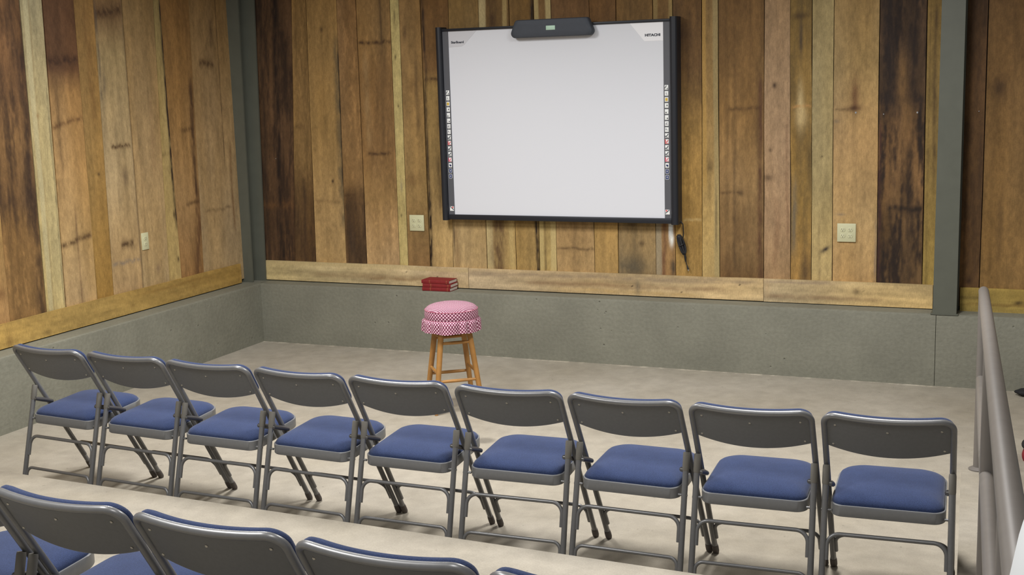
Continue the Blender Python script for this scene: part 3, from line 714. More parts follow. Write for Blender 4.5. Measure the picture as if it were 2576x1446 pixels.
top = [bm.verts.new((p[0], p[1], p[2]+0.004)) for p in pts]; bot = [bm.verts.new((p[0], p[1], -0.02)) for p in pts]
t1 = bm.faces.new((top[0], top[1], top[2], top[3])); t2 = bm.faces.new((top[3], top[2], top[5], top[4]))
bm.faces.new((bot[3], bot[2], bot[1], bot[0])); bm.faces.new((bot[4], bot[5], bot[2], bot[3]))
for a, b2 in ((0,1),(1,2),(2,5),(5,4),(4,3),(3,0)): bm.faces.new((bot[a], bot[b2], top[b2], top[a]))
structure(obj('floor_ramp', bm, M['floor'], smooth=False))

# ---------------------------------------------------------------- interactive whiteboard
BX0, BX1, BZ0, BZ1 = 1.550, 3.304, 0.968, 2.311
wb = empty('whiteboard', (0.5*(BX0+BX1), 0.165, BZ0))
tag(wb, 'large white interactive whiteboard with black frame hung on the plank wall', 'whiteboard')
ox, oy, oz = wb.location
def wbx(bm, x0, x1, y0, y1, z0, z1, bev=0.0, mi=0): box(bm, x0-ox, x1-ox, y0-oy, y1-oy, z0-oz, z1-oz, bev, mi)
bm = bmesh.new(); wbx(bm, BX0+0.04, BX1-0.04, 0.100, 0.150, 1.0, 2.296)
obj('writing_surface', bm, M['board_white'], wb, smooth=False)
bm = bmesh.new(); wbx(bm, BX0+0.03, BX1-0.03, 0.088, 0.160, 2.293, 2.311, 0.003); obj('top_rail', bm, M['frame'], wb)
bm = bmesh.new(); wbx(bm, BX0+0.01, BX1-0.01, 0.086, 0.160, BZ0, 1.004, 0.004); obj('bottom_rail', bm, M['frame'], wb)
def side_bar(xa, xb):
    bm = bmesh.new(); n = 10
    ring = []
    cx = (xa+xb)/2; hw = (xb-xa)/2
    for k in range(n+1):
        a = PI*k/n
        ring.append((cx - hw*math.cos(a), 0.088 - 0.026*math.sin(a)**0.8))
    ring = [(xa, 0.160)] + ring + [(xb, 0.160)]
    z0, z1 = BZ0-0.004, BZ1+0.012
    lo = [(x-ox, y-oy, z0-oz) for x, y in ring]; hi = [(x-ox, y-oy, z1-oz) for x, y in ring]
    loops(bm, [lo, hi]); return bm
obj('side_bar', side_bar(BX0, BX0+0.046), M['frame'], wb)
obj('side_bar', side_bar(BX1-0.052, BX1), M['frame'], wb)
for xa, xb in ((BX0+0.044, 1.6395), (3.2045, BX1-0.050)):
    bm = bmesh.new(); wbx(bm, xa, xb, 0.0945, 0.12, 1.003, 2.294); obj('icon_strip', bm, M['strip'], wb, smooth=False)
# tinted corner tabs
def tab(name, pts, mat):
    bm = bmesh.new()
    f = [bm.verts.new((x-ox, 0.0985-oy, z-oz)) for x, z in pts]; g = [bm.verts.new((x-ox, 0.1005-oy, z-oz)) for x, z in pts]
    n = len(pts); bm.faces.new(f); bm.faces.new(list(reversed(g)))
    for i in range(n): bm.faces.new((f[i], g[i], g[(i+1)%n], f[(i+1)%n]))
    return obj(name, bm, mat, wb, smooth=False)
def text_mesh(name, s, size, mat, parent, loc, width=None, bold=0.0):
    cu = bpy.data.curves.new(name, 'FONT'); cu.body = s; cu.size = size; cu.align_x = 'LEFT'; cu.align_y = 'BOTTOM_BASELINE'
    cu.extrude = 0.0008; cu.offset = bold; cu.resolution_u = 3
    t = bpy.data.objects.new(name, cu); COL.objects.link(t)
    dg = bpy.context.evaluated_depsgraph_get()
    me = bpy.data.meshes.new_from_object(t.evaluated_get(dg))
    bpy.data.objects.remove(t); bpy.data.curves.remove(cu)
    xs = [v.co.x for v in me.vertices]; w0 = max(xs)-min(xs)
    if width:
        s_ = width/w0
        for v in me.vertices: v.co.x = (v.co.x-min(xs))*s_
    me.name = name; me.materials.clear(); me.materials.append(mat)
    o = bpy.data.objects.new(name, me); COL.objects.link(o); o.parent = parent
    o.location = loc; o.rotation_euler = (PI/2, 0, 0)
    return o
tl = tab('corner_tab', [(1.640, 2.292), (1.86, 2.292), (1.80, 2.235), (1.765, 2.20), (1.74, 2.187), (1.640, 2.183)], M['board_tab'])
text_mesh('lettering', 'StarBoard', 0.0215, M['ink'], tl, (1.660-ox, 0.0982-oy, 2.209-oz), 0.098, 0.0008)
tr = tab('corner_tab', [(2.975, 2.292), (3.203, 2.292), (3.203, 2.172), (3.075, 2.172)], M['board_tab_light'])
text_mesh('lettering', 'HITACHI', 0.0225, M['ink'], tr, (3.079-ox, 0.0982-oy, 2.203-oz), 0.105, 0.0010)
# tool icons in two columns
def icons(xc, mirror):
    for i in range(16):
        z = 1.869 - i*0.0394
        s = 0.0125
        bm = bmesh.new(); wbx(bm, xc-s, xc+s, 0.0925, 0.096, z-0.0155, z+0.0155, 0.0008)
        ic = obj('tool_icon', bm, M['navy'] if i >= 14 else M['icon'], wb)
        bm = bmesh.new(); yf0, yf1 = 0.0915, 0.0935
        def q(a, b2, c, d): wbx(bm, xc+a, xc+b2, yf0, yf1, z+c, z+d)
        def diag(x0, z0_, x1, z1_, w):
            d = Vector((x1-x0, 0, z1_-z0_)); nrm = Vector((-d.z, 0, d.x)).normalized()*w
            P = [Vector((xc+x0-ox, 0, z+z0_-oz)), Vector((xc+x1-ox, 0, z+z1_-oz))]
            c = [P[0]+nrm, P[0]-nrm, P[1]-nrm, P[1]+nrm]
            f = [bm.verts.new((v.x, yf0-oy, v.z)) for v in c]; g = [bm.verts.new((v.x, yf1-oy, v.z)) for v in c]
            bm.faces.new(f); bm.faces.new(list(reversed(g)))
            for k2 in range(4): bm.faces.new((f[k2], g[k2], g[(k2+1)%4], f[(k2+1)%4]))
        mat = M['ink']
        if i == 0: diag(-0.011, -0.006, 0.0, 0.012, 0.0022); q(0.004, 0.009, -0.012, -0.004); mat = M['ink']
        elif i == 1: q(-0.004, 0.001, -0.004, 0.006); q(-0.001, 0.005, -0.009, -0.006); mat = M['grey_i']
        elif i == 2: q(-0.008, 0.008, -0.010, 0.010); mat = M['yellow']
        elif i == 3: q(0.001, 0.005, -0.005, 0.006); q(-0.001, 0.008, 0.0, 0.003)
        elif i == 4: q(-0.006, -0.001, -0.009, -0.002); q(-0.009, 0.0, -0.010, -0.007)
        elif i == 5: q(0.002, 0.009, -0.009, -0.004); q(0.003, 0.007, -0.006, 0.0)
        elif i == 6: diag(-0.007, -0.005, 0.004, 0.008, 0.003); q(-0.003, 0.007, -0.007, -0.003); mat = M['grey_i']
        elif i == 7: q(-0.008, -0.002, -0.002, 0.008); q(0.001, 0.003, -0.008, 0.006); mat = M['grey_i']
        elif i in (8, 10, 11): diag(-0.005, -0.008, 0.009, 0.010, 0.0028); q(-0.0115, -0.008, -0.012, 0.0); q(-0.004, 0.009, -0.0125, -0.010)
        elif i in (9, 12):
            diag(-0.004, -0.007, 0.009, 0.010, 0.0028); q(-0.0123, -0.007, -0.0145, 0.0145); q(-0.006, 0.0118, -0.0135, -0.010)
            mat = M['red_i'] if i == 9 else M['pink_i']
        elif i == 13: q(-0.007, 0.006, -0.002, 0.006); q(-0.003, 0.009, -0.006, 0.0); q(0.0, 0.003, -0.011, -0.006); mat = M['navy']
        else:
            q(-0.0125, 0.0125, 0.0135, 0.0155); q(-0.0125, 0.0125, -0.0155, -0.0135); q(-0.0125, -0.0105, -0.0155, 0.0155); q(0.0105, 0.0125, -0.0155, 0.0155)
            q(-0.002, 0.002, -0.006, 0.006); mat = M['icon']
        obj('icon_mark', bm, mat, ic, smooth=False)
    z = 1.046
    bm = bmesh.new(); wbx(bm, xc-0.015, xc+0.015, 0.0925, 0.096, z-0.016, z+0.016); ic = obj('tool_icon', bm, M['icon'], wb, smooth=False)
    bm = bmesh.new()
    sgn = -1 if mirror else 1
    A = [(-0.014*sgn, 0.013), (-0.011*sgn, 0.016), (0.015*sgn, -0.006), (0.012*sgn, -0.010)]
    f = [bm.verts.new((xc+a-ox, 0.0912-oy, z+b2-oz)) for a, b2 in A]; g = [bm.verts.new((xc+a-ox, 0.0935-oy, z+b2-oz)) for a, b2 in A]
    bm.faces.new(f); bm.faces.new(list(reversed(g)))
    for k2 in range(4): bm.faces.new((f[k2], g[k2], g[(k2+1)%4], f[(k2+1)%4]))
    obj('icon_mark', bm, M['ink'], ic, smooth=False)
    bm = bmesh.new(); wbx(bm, xc+(0.002 if not mirror else -0.012), xc+(0.012 if not mirror else -0.002), 0.0915, 0.0935, z+0.004, z+0.014)
    obj('icon_mark', bm, M['red_i'], ic, smooth=False)
icons(1.6205, False); icons(3.2235, True)

# sensor housing straddling the top edge
su = empty('sensor_unit', (2.440, 0.10, 2.225))
tag(su, 'dark grey rounded sensor housing clipped on the top edge of the whiteboard', 'sensor')
def rrect(pts, rads, seg=8):
    P = [Vector((p[0], p[1], 0)) for p in pts]; n = len(P); out = []
    for i in range(n):
        p = P[i]; a = (P[i-1]-p).normalized(); b2 = (P[(i+1) % n]-p).normalized()
        ang = a.angle(b2); r = rads[i]; d = r/math.tan(ang/2)
        c = p + (a+b2).normalized()*(r/math.sin(ang/2)); s = p+a*d-c; e = p+b2*d-c
        tot = s.angle(e); ax = s.cross(e).normalized()
        for k2 in range(seg+1):
            v = c + Matrix.Rotation(tot*k2/seg, 3, ax) @ s; out.append((v.x, v.y))
    return out
out = rrect([(-0.312, 0.0), (0.312, 0.0), (0.262, 0.120), (-0.262, 0.120)], [0.030, 0.030, 0.022, 0.022])
def ring(sc, y, dz=0): return [(x*sc[0], y, (z-0.06)*sc[1]+0.06+dz) for x, z in out]
bm = bmesh.new()
loops(bm, [ring((0.96,0.92), -0.0125), ring((1.0,1.0), -0.020), ring((1.0,1.0), -0.050), ring((0.992,0.97), -0.060), ring((0.97,0.90), -0.066), ring((0.90,0.70), -0.069), ring((0.5,0.35), -0.070)])
obj('housing', bm, M['unit'], su)
bm = bmesh.new(); box(bm, -0.033, 0.033, -0.0725, -0.066, 0.045, 0.074, 0.002); obj('badge', bm, M['paleg'], su)
bm = bmesh.new(); box(bm, -0.2, 0.2, -0.016, 0.055, 0.0885, 0.105, 0.002); obj('bracket', bm, M['unit'], su)

# power lead hanging from the board
cb = empty('power_lead', (3.31, 0.13, 0.98))
tag(cb, 'black coiled power lead dangling below the right corner of the whiteboard', 'cable')
def P(x, y, z): return (x-3.31, y-0.13, z-0.98)
bm = bmesh.new(); tube(bm, densify(fillet([P(3.298, 0.135, 1.0), P(3.300, 0.128, 0.984), P(3.318, 0.128, 0.965), P(3.3205, 0.136, 0.90), P(3.316, 0.138, 0.872)], 0.02), 0.02), 0.0034, 8); obj('cord', bm, M['black'], cb)
for k in range(9):   # the tied hank
    bm = bmesh.new(); pts = []
    a = (k-4)*0.0028
    for j in range(28):
        t = 2*PI*j/28
        w = 0.0085 + 0.003*math.sin(t+k) ; L = 0.054+0.004*((k*3) % 4)
        x = w*math.cos(t); z = L*math.sin(t)
        pts.append(P(3.306 + a*0.9 + x - z*0.27, 0.140 - 0.006*math.cos(k*1.7) + 0.004*math.cos(t), 0.822 + z))
    tube(bm, pts, 0.0052, 7, closed=True); obj('cord_loop', bm, M['black'], cb)
bm = bmesh.new(); pts = [P(3.305+0.019*math.cos(t), 0.140+0.017*math.sin(t), 0.82+0.01*math.cos(t)) for t in np.linspace(0, 2*PI, 20, endpoint=False)]
tube(bm, pts, 0.004, 7, closed=True); obj('tie', bm, M['black'], cb)
bm = bmesh.new(); tube(bm, [P(3.281, 0.148, 0.877), P(3.268, 0.148, 0.88), P(3.271, 0.148, 0.862), P(3.281, 0.148, 0.855)], 0.003, 7); obj('cord_loop', bm, M['black'], cb)
bm = bmesh.new(); tube(bm, [P(3.322, 0.146, 0.77), P(3.328, 0.147, 0.735), P(3.330, 0.147, 0.715), P(3.334, 0.148, 0.70), P(3.341, 0.148, 0.675)], [0.0075, 0.0075, 0.006, 0.003, 0.003], 9); obj('cord', bm, M['black'], cb)
bm = bmesh.new(); tube(bm, [P(3.340, 0.148, 0.68), P(3.347, 0.148, 0.655)], [0.004, 0.0075], 8); obj('plug', bm, M['black'], cb)
bm = bmesh.new(); tube(bm, [P(3.347, 0.148, 0.656), P(3.350, 0.148, 0.645)], 0.0052, 8); obj('plug_tip', bm, M['rivet'], cb)

# ---------------------------------------------------------------- outlets
def outlet(name, w, gangs, label, loc, rz, group):
    o = empty(name, loc, rz); tag(o, label, 'outlet', group)
    bm = bmesh.new(); box(bm, -w/2, w/2, -0.007, 0.0, -0.059, 0.059, 0.003); obj('cover_plate', bm, M['ivory'], o)
    for g in range(gangs):
        xg = (g-(gangs-1)/2)*0.046
        for zc in (0.0195, -0.0195):
            bm = bmesh.new(); pr = [(0.0168*math.cos(t), max(-0.0135, min(0.0135, 0.0168*math.sin(t)))) for t in np.linspace(0, 2*PI, 28, endpoint=False)]
            loops(bm, [[(xg+x, -0.005, zc+z) for x, z in pr], [(xg+x, -0.0085, zc+z) for x, z in pr], [(xg+x*0.96, -0.009, zc+z*0.96) for x, z in pr]])
            sk = obj('receptacle', bm, M['ivory'], o)
            bm = bmesh.new()
            box(bm, xg-0.0075, xg-0.0049, -0.0094, -0.0088, zc-0.001, zc+0.0085)
            box(bm, xg+0.0049, xg+0.0072, -0.0094, -0.0088, zc, zc+0.0075)
            pr2 = [(0.0028*math.cos(t), 0.0028*math.sin(t)) for t in np.linspace(0, 2*PI, 12, endpoint=False)]
            loops(bm, [[(xg+x, -0.0088, zc-0.0075+z) for x, z in pr2], [(xg+x, -0.0094, zc-0.0075+z) for x, z in pr2]])
            obj('slots', bm, M['slot'], sk, smooth=False)
        bm = bmesh.new(); pr2 = [(0.003*math.cos(t), 0.003*math.sin(t)) for t in np.linspace(0, 2*PI, 10, endpoint=False)]
        loops(bm, [[(xg+x, -0.0065, z) for x, z in pr2], [(xg+x, -0.0082, z) for x, z in pr2]]); obj('screw', bm, M['ivory'], o)
    return o
outlet('wall_outlet', 0.119, 2, 'ivory four-socket wall outlet between the corner column and the whiteboard', (1.296, 0.163, 0.928), 0, 'wall outlets')
outlet('wall_outlet', 0.117, 2, 'ivory four-socket wall outlet right of the whiteboard near the right column', (4.384, 0.163, 0.925), 0, 'wall outlets')
lp = left(1.104, -0.169, 0.925)
outlet('wall_outlet', 0.072, 1, 'narrow ivory outlet on the left plank wall', lp, PI/2 + LA, 'wall outlets')

# ---------------------------------------------------------------- three red books
def book(z, dx, rz, label, th=0.0265):
    o = empty('hardback_book', (1.508+dx, 0.073, z), rz); tag(o, label, 'book', 'red books on the ledge')
    W2, D0, D1 = 0.112, -0.066, 0.066
    bm = bmesh.new()
    # cover as one bent board: bottom, rounded spine, top
    t = 0.003; prof = []
    spine = [(D0+0.004-0.004*math.sin(a), th/2 - (th/2)*math.cos(a)) for a in np.linspace(0, PI, 9)]
    outer = [(D1, 0.0)] + spine + [(D1, th)]
    inner = [(D1, th-t)] + [(D0+0.006-0.002*math.sin(a), th/2 + (th/2-t)*math.cos(a)) for a in np.linspace(0, PI, 9)] + [(D1, t)]
    poly = outer + inner
    n = len(poly)
    A = [bm.verts.new((-W2, y, zz)) for y, zz in poly]; B = [bm.verts.new((W2, y, zz)) for y, zz in poly]
    for i in range(n): bm.faces.new((A[i], A[(i+1)%n], B[(i+1)%n], B[i]))
    no = len(outer)
    for ring_ in (A, B):
        for i in range(no-1): bm.faces.new((ring_[i], ring_[i+1], ring_[n-2-i], ring_[n-1-i]))
    obj('cover', bm, M['book'], o)
    bm = bmesh.new(); box(bm, -W2+0.004, W2-0.004, D0+0.006, D1-0.004, t*0.95, th-t*0.95); obj('page_block', bm, M['pages'], o, smooth=False)
    for x0, x1 in ((-0.050, -0.041), (0.088, 0.096)):
        bm = bmesh.new()
        R0 = [(x0, y-0.0006, zz) for y, zz in spine]; R1 = [(x1, y-0.0006, zz) for y, zz in spine]
        a_ = [bm.verts.new(v) for v in R0]; b_ = [bm.verts.new(v) for v in R1]
        c_ = [bm.verts.new((v[0], v[1]+0.001, v[2])) for v in R0]; d_ = [bm.verts.new((v[0], v[1]+0.001, v[2])) for v in R1]
        for i in range(len(a_)-1):
            bm.faces.new((a_[i], b_[i], b_[i+1], a_[i+1])); bm.faces.new((c_[i], c_[i+1], d_[i+1], d_[i]))
        obj('gilt_band', bm, M['gold'], o)
    return o
book(LEDGE, 0.001, 0.0, 'red hardback book at the bottom of the stack on the concrete ledge')
book(LEDGE+0.0268, 0.005, 0.02, 'red hardback book in the middle of the stack on the concrete ledge')
book(LEDGE+0.0536, -0.003, -0.015, 'red hardback book lying on top of the stack on the concrete ledge')

# ---------------------------------------------------------------- stool with gingham cover
SX, SY, SROT = 2.300, -1.342, math.radians(38.4)
st = empty('wooden_stool', (SX, SY, 0), SROT)
tag(st, 'honey coloured wooden stool standing alone in front of the concrete wall', 'stool')
def legpt(i, z):
    h = 0.145 + (0.073-0.145)*z/0.58
    sx, sy = ((-1,-1),(1,-1),(1,1),(-1,1))[i]
    return Vector((sx*h, sy*h, z))
for i in range(4):
    bm = bmesh.new(); zs = [0.0, 0.012, 0.03, 0.05, 0.25, 0.45, 0.575]; rs = [0.0095, 0.0115, 0.0115, 0.0145, 0.0162, 0.0172, 0.0165]
    tube(bm, [legpt(i, z) for z in zs], rs, 14); obj('leg', bm, M['stool'], st)
for (a, b2), zs in (((0,1),(0.195,0.42)), ((2,3),(0.195,0.42)), ((1,2),(0.24,0.455)), ((3,0),(0.24,0.455))):
    for z in zs:
        bm = bmesh.new(); p0, p1 = legpt(a, z), legpt(b2, z)
        tube(bm, [p0.lerp(p1, t) for t in (0, .15, .3, .5, .7, .85, 1)], [0.0078, 0.009, 0.0098, 0.0102, 0.0098, 0.009, 0.0078], 12); obj('rung', bm, M['stool'], st)
bm = bmesh.new(); lathe(bm, [(0.0, 0.558), (0.135, 0.558), (0.146, 0.566), (0.148, 0.585), (0.0, 0.59)], 36, cap=False); obj('seat', bm, M['stool'], st)
# the cover
cv = empty('stool_cover', (SX, SY, 0.0), 0.0)
tag(cv, 'pink and maroon gingham stool cover with a gathered ruffle, over the wooden stool seat', 'seat cover')
def uvmesh(name, rows, uvf, mat, parent, closed=True):
    """rows: list of rings of points; uvf(row, k, p)->(u,v)"""
    bm = bmesh.new(); uvl = bm.loops.layers.uv.new('UVMap')
    R = [[bm.verts.new(p) for p in r] for r in rows]; n = len(R[0])
    for i in range(len(R)-1):
        for k in range(n):
            k2 = (k+1) % n
            f = bm.faces.new((R[i][k], R[i][k2], R[i+1][k2], R[i+1][k]))
            kk = k+1
            for lp_, (ri, ki) in zip(f.loops, ((i, k), (i, kk), (i+1, kk), (i+1, k))):
                lp_[uvl].uv = uvf(ri, ki, rows[ri][ki % n])
    me = bpy.data.meshes.new(name); bm.to_mesh(me); bm.free()
    me.polygons.foreach_set('use_smooth', [True]*len(me.polygons))
    me.materials.append(mat)
    o = bpy.data.objects.new(name, me); COL.objects.link(o); o.parent = parent
    return o
NS = 220
ang = [2*PI*k/NS for k in range(NS)]
rt = 0.158
rows = []
for r, z in ((0.0008, 0.650), (0.03, 0.6495), (0.06, 0.648), (0.09, 0.6445), (0.12, 0.638), (0.14, 0.630), (0.152, 0.621), (0.158, 0.612)):
    rows.append([(r*math.cos(a), r*math.sin(a), z) for a in ang])
uvmesh('cover_top', rows, lambda ri, k, p: (p[0], p[1]), M['gingham_top'], cv)
rows = []
for r, z in ((0.158, 0.612), (0.1605, 0.60), (0.162, 0.585), (0.161, 0.570), (0.159, 0.557)):
    rows.append([(r*math.cos(a), r*math.sin(a), z) for a in ang])
uvmesh('cover_band', rows, lambda ri, k, p: (2*PI*k/NS*0.16, p[2]), M['gingham'], cv)
bm = bmesh.new(); tube(bm, [(0.1585*math.cos(a), 0.1585*math.sin(a), 0.6115) for a in ang[::2]], 0.0022, 6, closed=True); obj('piping', bm, M['piping'], cv)
bm = bmesh.new(); tube(bm, [(0.1595*math.cos(a), 0.1595*math.sin(a), 0.5575) for a in ang[::2]], 0.0018, 6, closed=True); obj('piping', bm, M['piping'], cv)
rows = []
NR = 12
fr = random.Random(5)
# uneven gathers: crease angles and the depth of each
cre = []
a_ = 0.0
while a_ < 2*PI - 0.2:
    cre.append((a_, 0.55+0.45*fr.random())); a_ += 0.30+0.42*fr.random()
def puff(a):
    # 0 in a crease, 1 on the crown of a fold
    best = 9.0; dep = 1.0
    for c0, d0 in cre:
        d = abs((a-c0+PI) % (2*PI) - PI)
        if d < best: best, dep = d, d0
    return 1 - dep*math.exp(-(best/0.075)**1.3)
for j in range(NR+1):
    t = j/NR
    row = []
    for k, a in enumerate(ang):
        pf = puff(a)
        pr = (0.3+0.7*math.sin(PI*0.5*min(1, t/0.35)))
        r = 0.158 + 0.020*pf*pr + 0.004*t + 0.004*t*math.sin(a*9+1)
        z = 0.5585 + 0.006*pf*math.sin(PI*min(1, t/0.5)) - 0.072*t - 0.006*t*(1-pf) + 0.003*t*math.sin(a*6)
        row.append((r*math.cos(a), r*math.sin(a), z))
    rows.append(row)
uvmesh('ruffle', rows, lambda ri, k, p: (2*PI*k/NS*0.215, -0.075*ri/NR), M['gingham'], cv)

# ---------------------------------------------------------------- folding chairs
PD = Vector((0, -0.443, 0.76)).normalized(); PN = Vector((0, -PD.z, PD.y))      # post direction, backward normal
FOOT = Vector((0, 0.23, 0.0))
def pl(x, v, n=0.0):
    p = FOOT + PD*v + PN*n; return Vector((x, p.y, p.z))
XP = 0.2225; VTOP = 0.8665; BOW = 0.024
def bow(x): 
    t = min(1.0, abs(x)/0.2245); return BOW*(1-t*t)
def lipz(y): return 0.400 + 0.075*y
def make_chair():
    ch = empty('folding_chair', (0, 0, 0))
    # continuous bent tube: front feet, back posts, bowed top rail
    corner = fillet([(-XP, 0.0, 0), (-XP, VTOP, 0), (XP, VTOP, 0), (XP, 0.0, 0)], 0.046, 9)
    path = densify([Vector(p) for p in corner], 0.03)
    path = [pl(p.x, p.y + 0.028 if p.y < 0.03 else p.y, bow(p.x) if p.y > 0.75 else 0) for p in path]
    bm = bmesh.new(); tube(bm, path, 0.0115, 14); obj('tube_frame', bm, M['metal'], ch)
    for s in (-1, 1):
        bm = bmesh.new(); tube(bm, [pl(s*XP, v) for v in (0.004, 0.012, 0.034, 0.05)], [0.0125, 0.0142, 0.0142, 0.0128], 14); obj('foot_cap', bm, M['foot'], ch)
    # back panel
    def sheet(x0, x1, v0f, v1, n0, n1, nx=24, nv=6):
        bm = bmesh.new(); Fr = []; Bk = []
        for j in range(nv+1):
            rf, rb = [], []
            for i in range(nx+1):
                x = x0+(x1-x0)*i/nx; v = v0f(x)+(v1-v0f(x))*j/nv
                rf.append(bm.verts.new(pl(x, v, bow(x)+n0))); rb.append(bm.verts.new(pl(x, v, bow(x)+n1)))
            Fr.append(rf); Bk.append(rb)
        for G, fl in ((Fr, 0), (Bk, 1)):
            for j in range(nv):
                for i in range(nx):
                    q = (G[j][i], G[j][i+1], G[j+1][i+1], G[j+1][i]); bm.faces.new(q if fl else tuple(reversed(q)))
        rim = [(Fr[0][i], Bk[0][i]) for i in range(nx+1)] + [(Fr[j][nx], Bk[j][nx]) for j in range(1, nv+1)] + [(Fr[nv][i], Bk[nv][i]) for i in range(nx-1, -1, -1)] + [(Fr[j][0], Bk[j][0]) for j in range(nv-1, 0, -1)]
        m = len(rim)
        for k in range(m):
            a, b2 = rim[k], rim[(k+1) % m]; bm.faces.new((a[0], a[1], b2[1], b2[0]))
        return bm
    vb = lambda x: 0.710 - 0.024*(1-(abs(x)/0.21)**2)
    bp = obj('back_panel', sheet(-0.2145, 0.2145, vb, VTOP-0.004, -0.004, 0.002), M['metal_panel'], ch)
    bm = bmesh.new(); tube(bm, [pl(x, vb(x), bow(x)-0.001) for x in np.linspace(-0.213, 0.213, 25)], 0.0032, 8); obj('hem', bm, M['metal'], bp)
    for x, v in ((-0.193, 0.722), (0.193, 0.722), (-0.183, 0.822), (0.183, 0.822), (0.0, 0.815)):
        bm = bmesh.new(); lathe(bm, [(0.0045, 0), (0.0045, 0.0015), (0.0026, 0.003)], 9)
        r = obj('rivet', bm, M['rivet'], bp); r.location = pl(x, v, bow(x)+0.0018)
        r.rotation_euler = PN.to_track_quat('Z', 'Y').to_euler()
    # blue back pad in front of the panel
    cx = 0.2265
    outl = rrect([(-cx, 0.702), (cx, 0.702), (cx, VTOP+0.003), (-cx, VTOP+0.003)], [0.03, 0.03, 0.052, 0.052], 8)
    def subdiv(o_, step=0.02):
        res = []
        for i in range(len(o_)):
            a, b2 = Vector(o_[i]), Vector(o_[(i+1) % len(o_)]); n = max(1, int((b2-a).length/step))
            for k in range(n): res.append(a.lerp(b2, k/n))
        return res
    outl = subdiv(outl)
    vc = 0.785
    def prg(sc, n, sh=0): return [pl(p.x*(1-(1-sc)*0.45), vc+(p.y-vc)*sc, bow(p.x)+n) for p in outl]
    bm = bmesh.new()
    loops(bm, [prg(0.985, -0.0105), prg(1.0, -0.013), prg(0.995, -0.019), prg(0.96, -0.026), prg(0.86, -0.031), prg(0.6, -0.034), prg(0.2, -0.035)])
    obj('back_pad', bm, M['fabric'], ch)
    # seat pan + cushion
    Y0, Y1, HX = -0.150, 0.238, 0.2035
    so = subdiv(rrect([(-HX, Y0), (HX, Y0), (HX-0.004, Y1), (-HX+0.004, Y1)], [0.045, 0.045, 0.085, 0.085], 9), 0.025)
    ycx = 0.5*(Y0+Y1)
    def srg(d, zf):
        res = []
        for p in so:
            f = 1 - d/0.2
            x = p.x*f; y = ycx+(p.y-ycx)*f
            res.append((x, y, zf(x, y)))
        return res
    dep = 0.044
    bm = bmesh.new()
    loops(bm, [srg(0.016, lambda x, y: lipz(y)-dep), srg(0.002, lambda x, y: lipz(y)-dep), srg(0.0, lambda x, y: lipz(y)-dep+0.003), srg(0.0, lambda x, y: lipz(y)-0.002),
               srg(0.0015, lambda x, y: lipz(y)), srg(0.005, lambda x, y: lipz(y)), srg(0.007, lambda x, y: lipz(y)-0.008)])
    sp_ = obj('seat_pan', bm, M['pan'], ch)
    bm = bmesh.new()
    prof = [(0.0055, -0.010), (0.0055, 0.004), (0.010, 0.013), (0.020, 0.021), (0.036, 0.028), (0.06, 0.033), (0.1, 0.037), (0.15, 0.039), (0.19, 0.040)]
    loops(bm, [srg(d, lambda x, y, h=h: lipz(y)+h - 0.006*sstep(0.12, 0.25, np.float64(y))) for d, h in prof])
    obj('seat_cushion', bm, M['fabric'], ch)
    # rear legs
    AX = 0.2215
    def lg(s, z): return Vector((s*(AX+0.003*(1-z/0.5226)), -0.2264+z*0.2565, z))
    def arch(s_pt, ztop, zlow, rad):
        a0 = s_pt(-1, zlow); a1 = s_pt(-1, ztop); b1 = s_pt(1, ztop); b0 = s_pt(1, zlow)
        ins = 0.0135
        pts = [Vector((p.x + (ins if p.x < 0 else -ins), p.y, p.z)) for p in (a0, a1, b1, b0)]
        return fillet(pts, rad, 8)
    for s in (-1, 1):
        bm = bmesh.new(); tube(bm, [lg(s, z) for z in (0.006, 0.05, 0.2, 0.35, 0.50)], 0.0118, 14); L = obj('rear_leg', bm, M['metal'], ch)
        bm = bmesh.new(); tube(bm, [lg(s, z) for z in (0.0, 0.008, 0.032, 0.045)], [0.0125, 0.0142, 0.0142, 0.0128], 14); obj('foot_cap', bm, M['foot'], L)
        bm = bmesh.new(); tube(bm, [lg(s, z) for z in (0.452, 0.458, 0.515, 0.5226)], [0.0122, 0.0138, 0.0138, 0.0125], 14); obj('sleeve', bm, M['cap'], L)
        # hinge link from the leg forward to the post
        xi = s*0.2065
        bm = bmesh.new(); p0 = lg(s, 0.458); p1 = pl(0, 0.485)
        tube(bm, [(xi, p0.y-0.004, p0.z), (xi, (p0.y+p1.y)/2, (p0.z+p1.z)/2+0.002), (xi, p1.y+0.008, p1.z)], [0.0095, 0.0118, 0.0095], 10); lk = obj('hinge_link', bm, M['link'], ch)
        bm = bmesh.new(); tube(bm, [(s*0.2005, p0.y, p0.z), (s*0.2345, p0.y, p0.z)], 0.0048, 10); obj('pivot_pin', bm, M['metal'], lk)
        bm = bmesh.new(); p2 = lg(s, 0.362); tube(bm, [(s*0.198, p2.y+0.002, p2.z), (s*0.2345, p2.y, p2.z)], 0.0048, 10); obj('pivot_pin', bm, M['metal'], ch)
    bm = bmesh.new(); tube(bm, arch(lg, 0.279, 0.185, 0.045), 0.0080, 10); obj('stretcher', bm, M['metal'], ch)
    bm = bmesh.new(); tube(bm, arch(lg, 0.126, 0.062, 0.04), 0.0072, 10); obj('stretcher', bm, M['metal'], ch)
    def fl_(s, z):
        p = pl(s*XP, z/PD.z); return Vector((s*XP, p.y, p.z))
    bm = bmesh.new(); tube(bm, arch(fl_, 0.172, 0.085, 0.045), 0.0076, 10); obj('stretcher', bm, M['metal'], ch)
    return ch

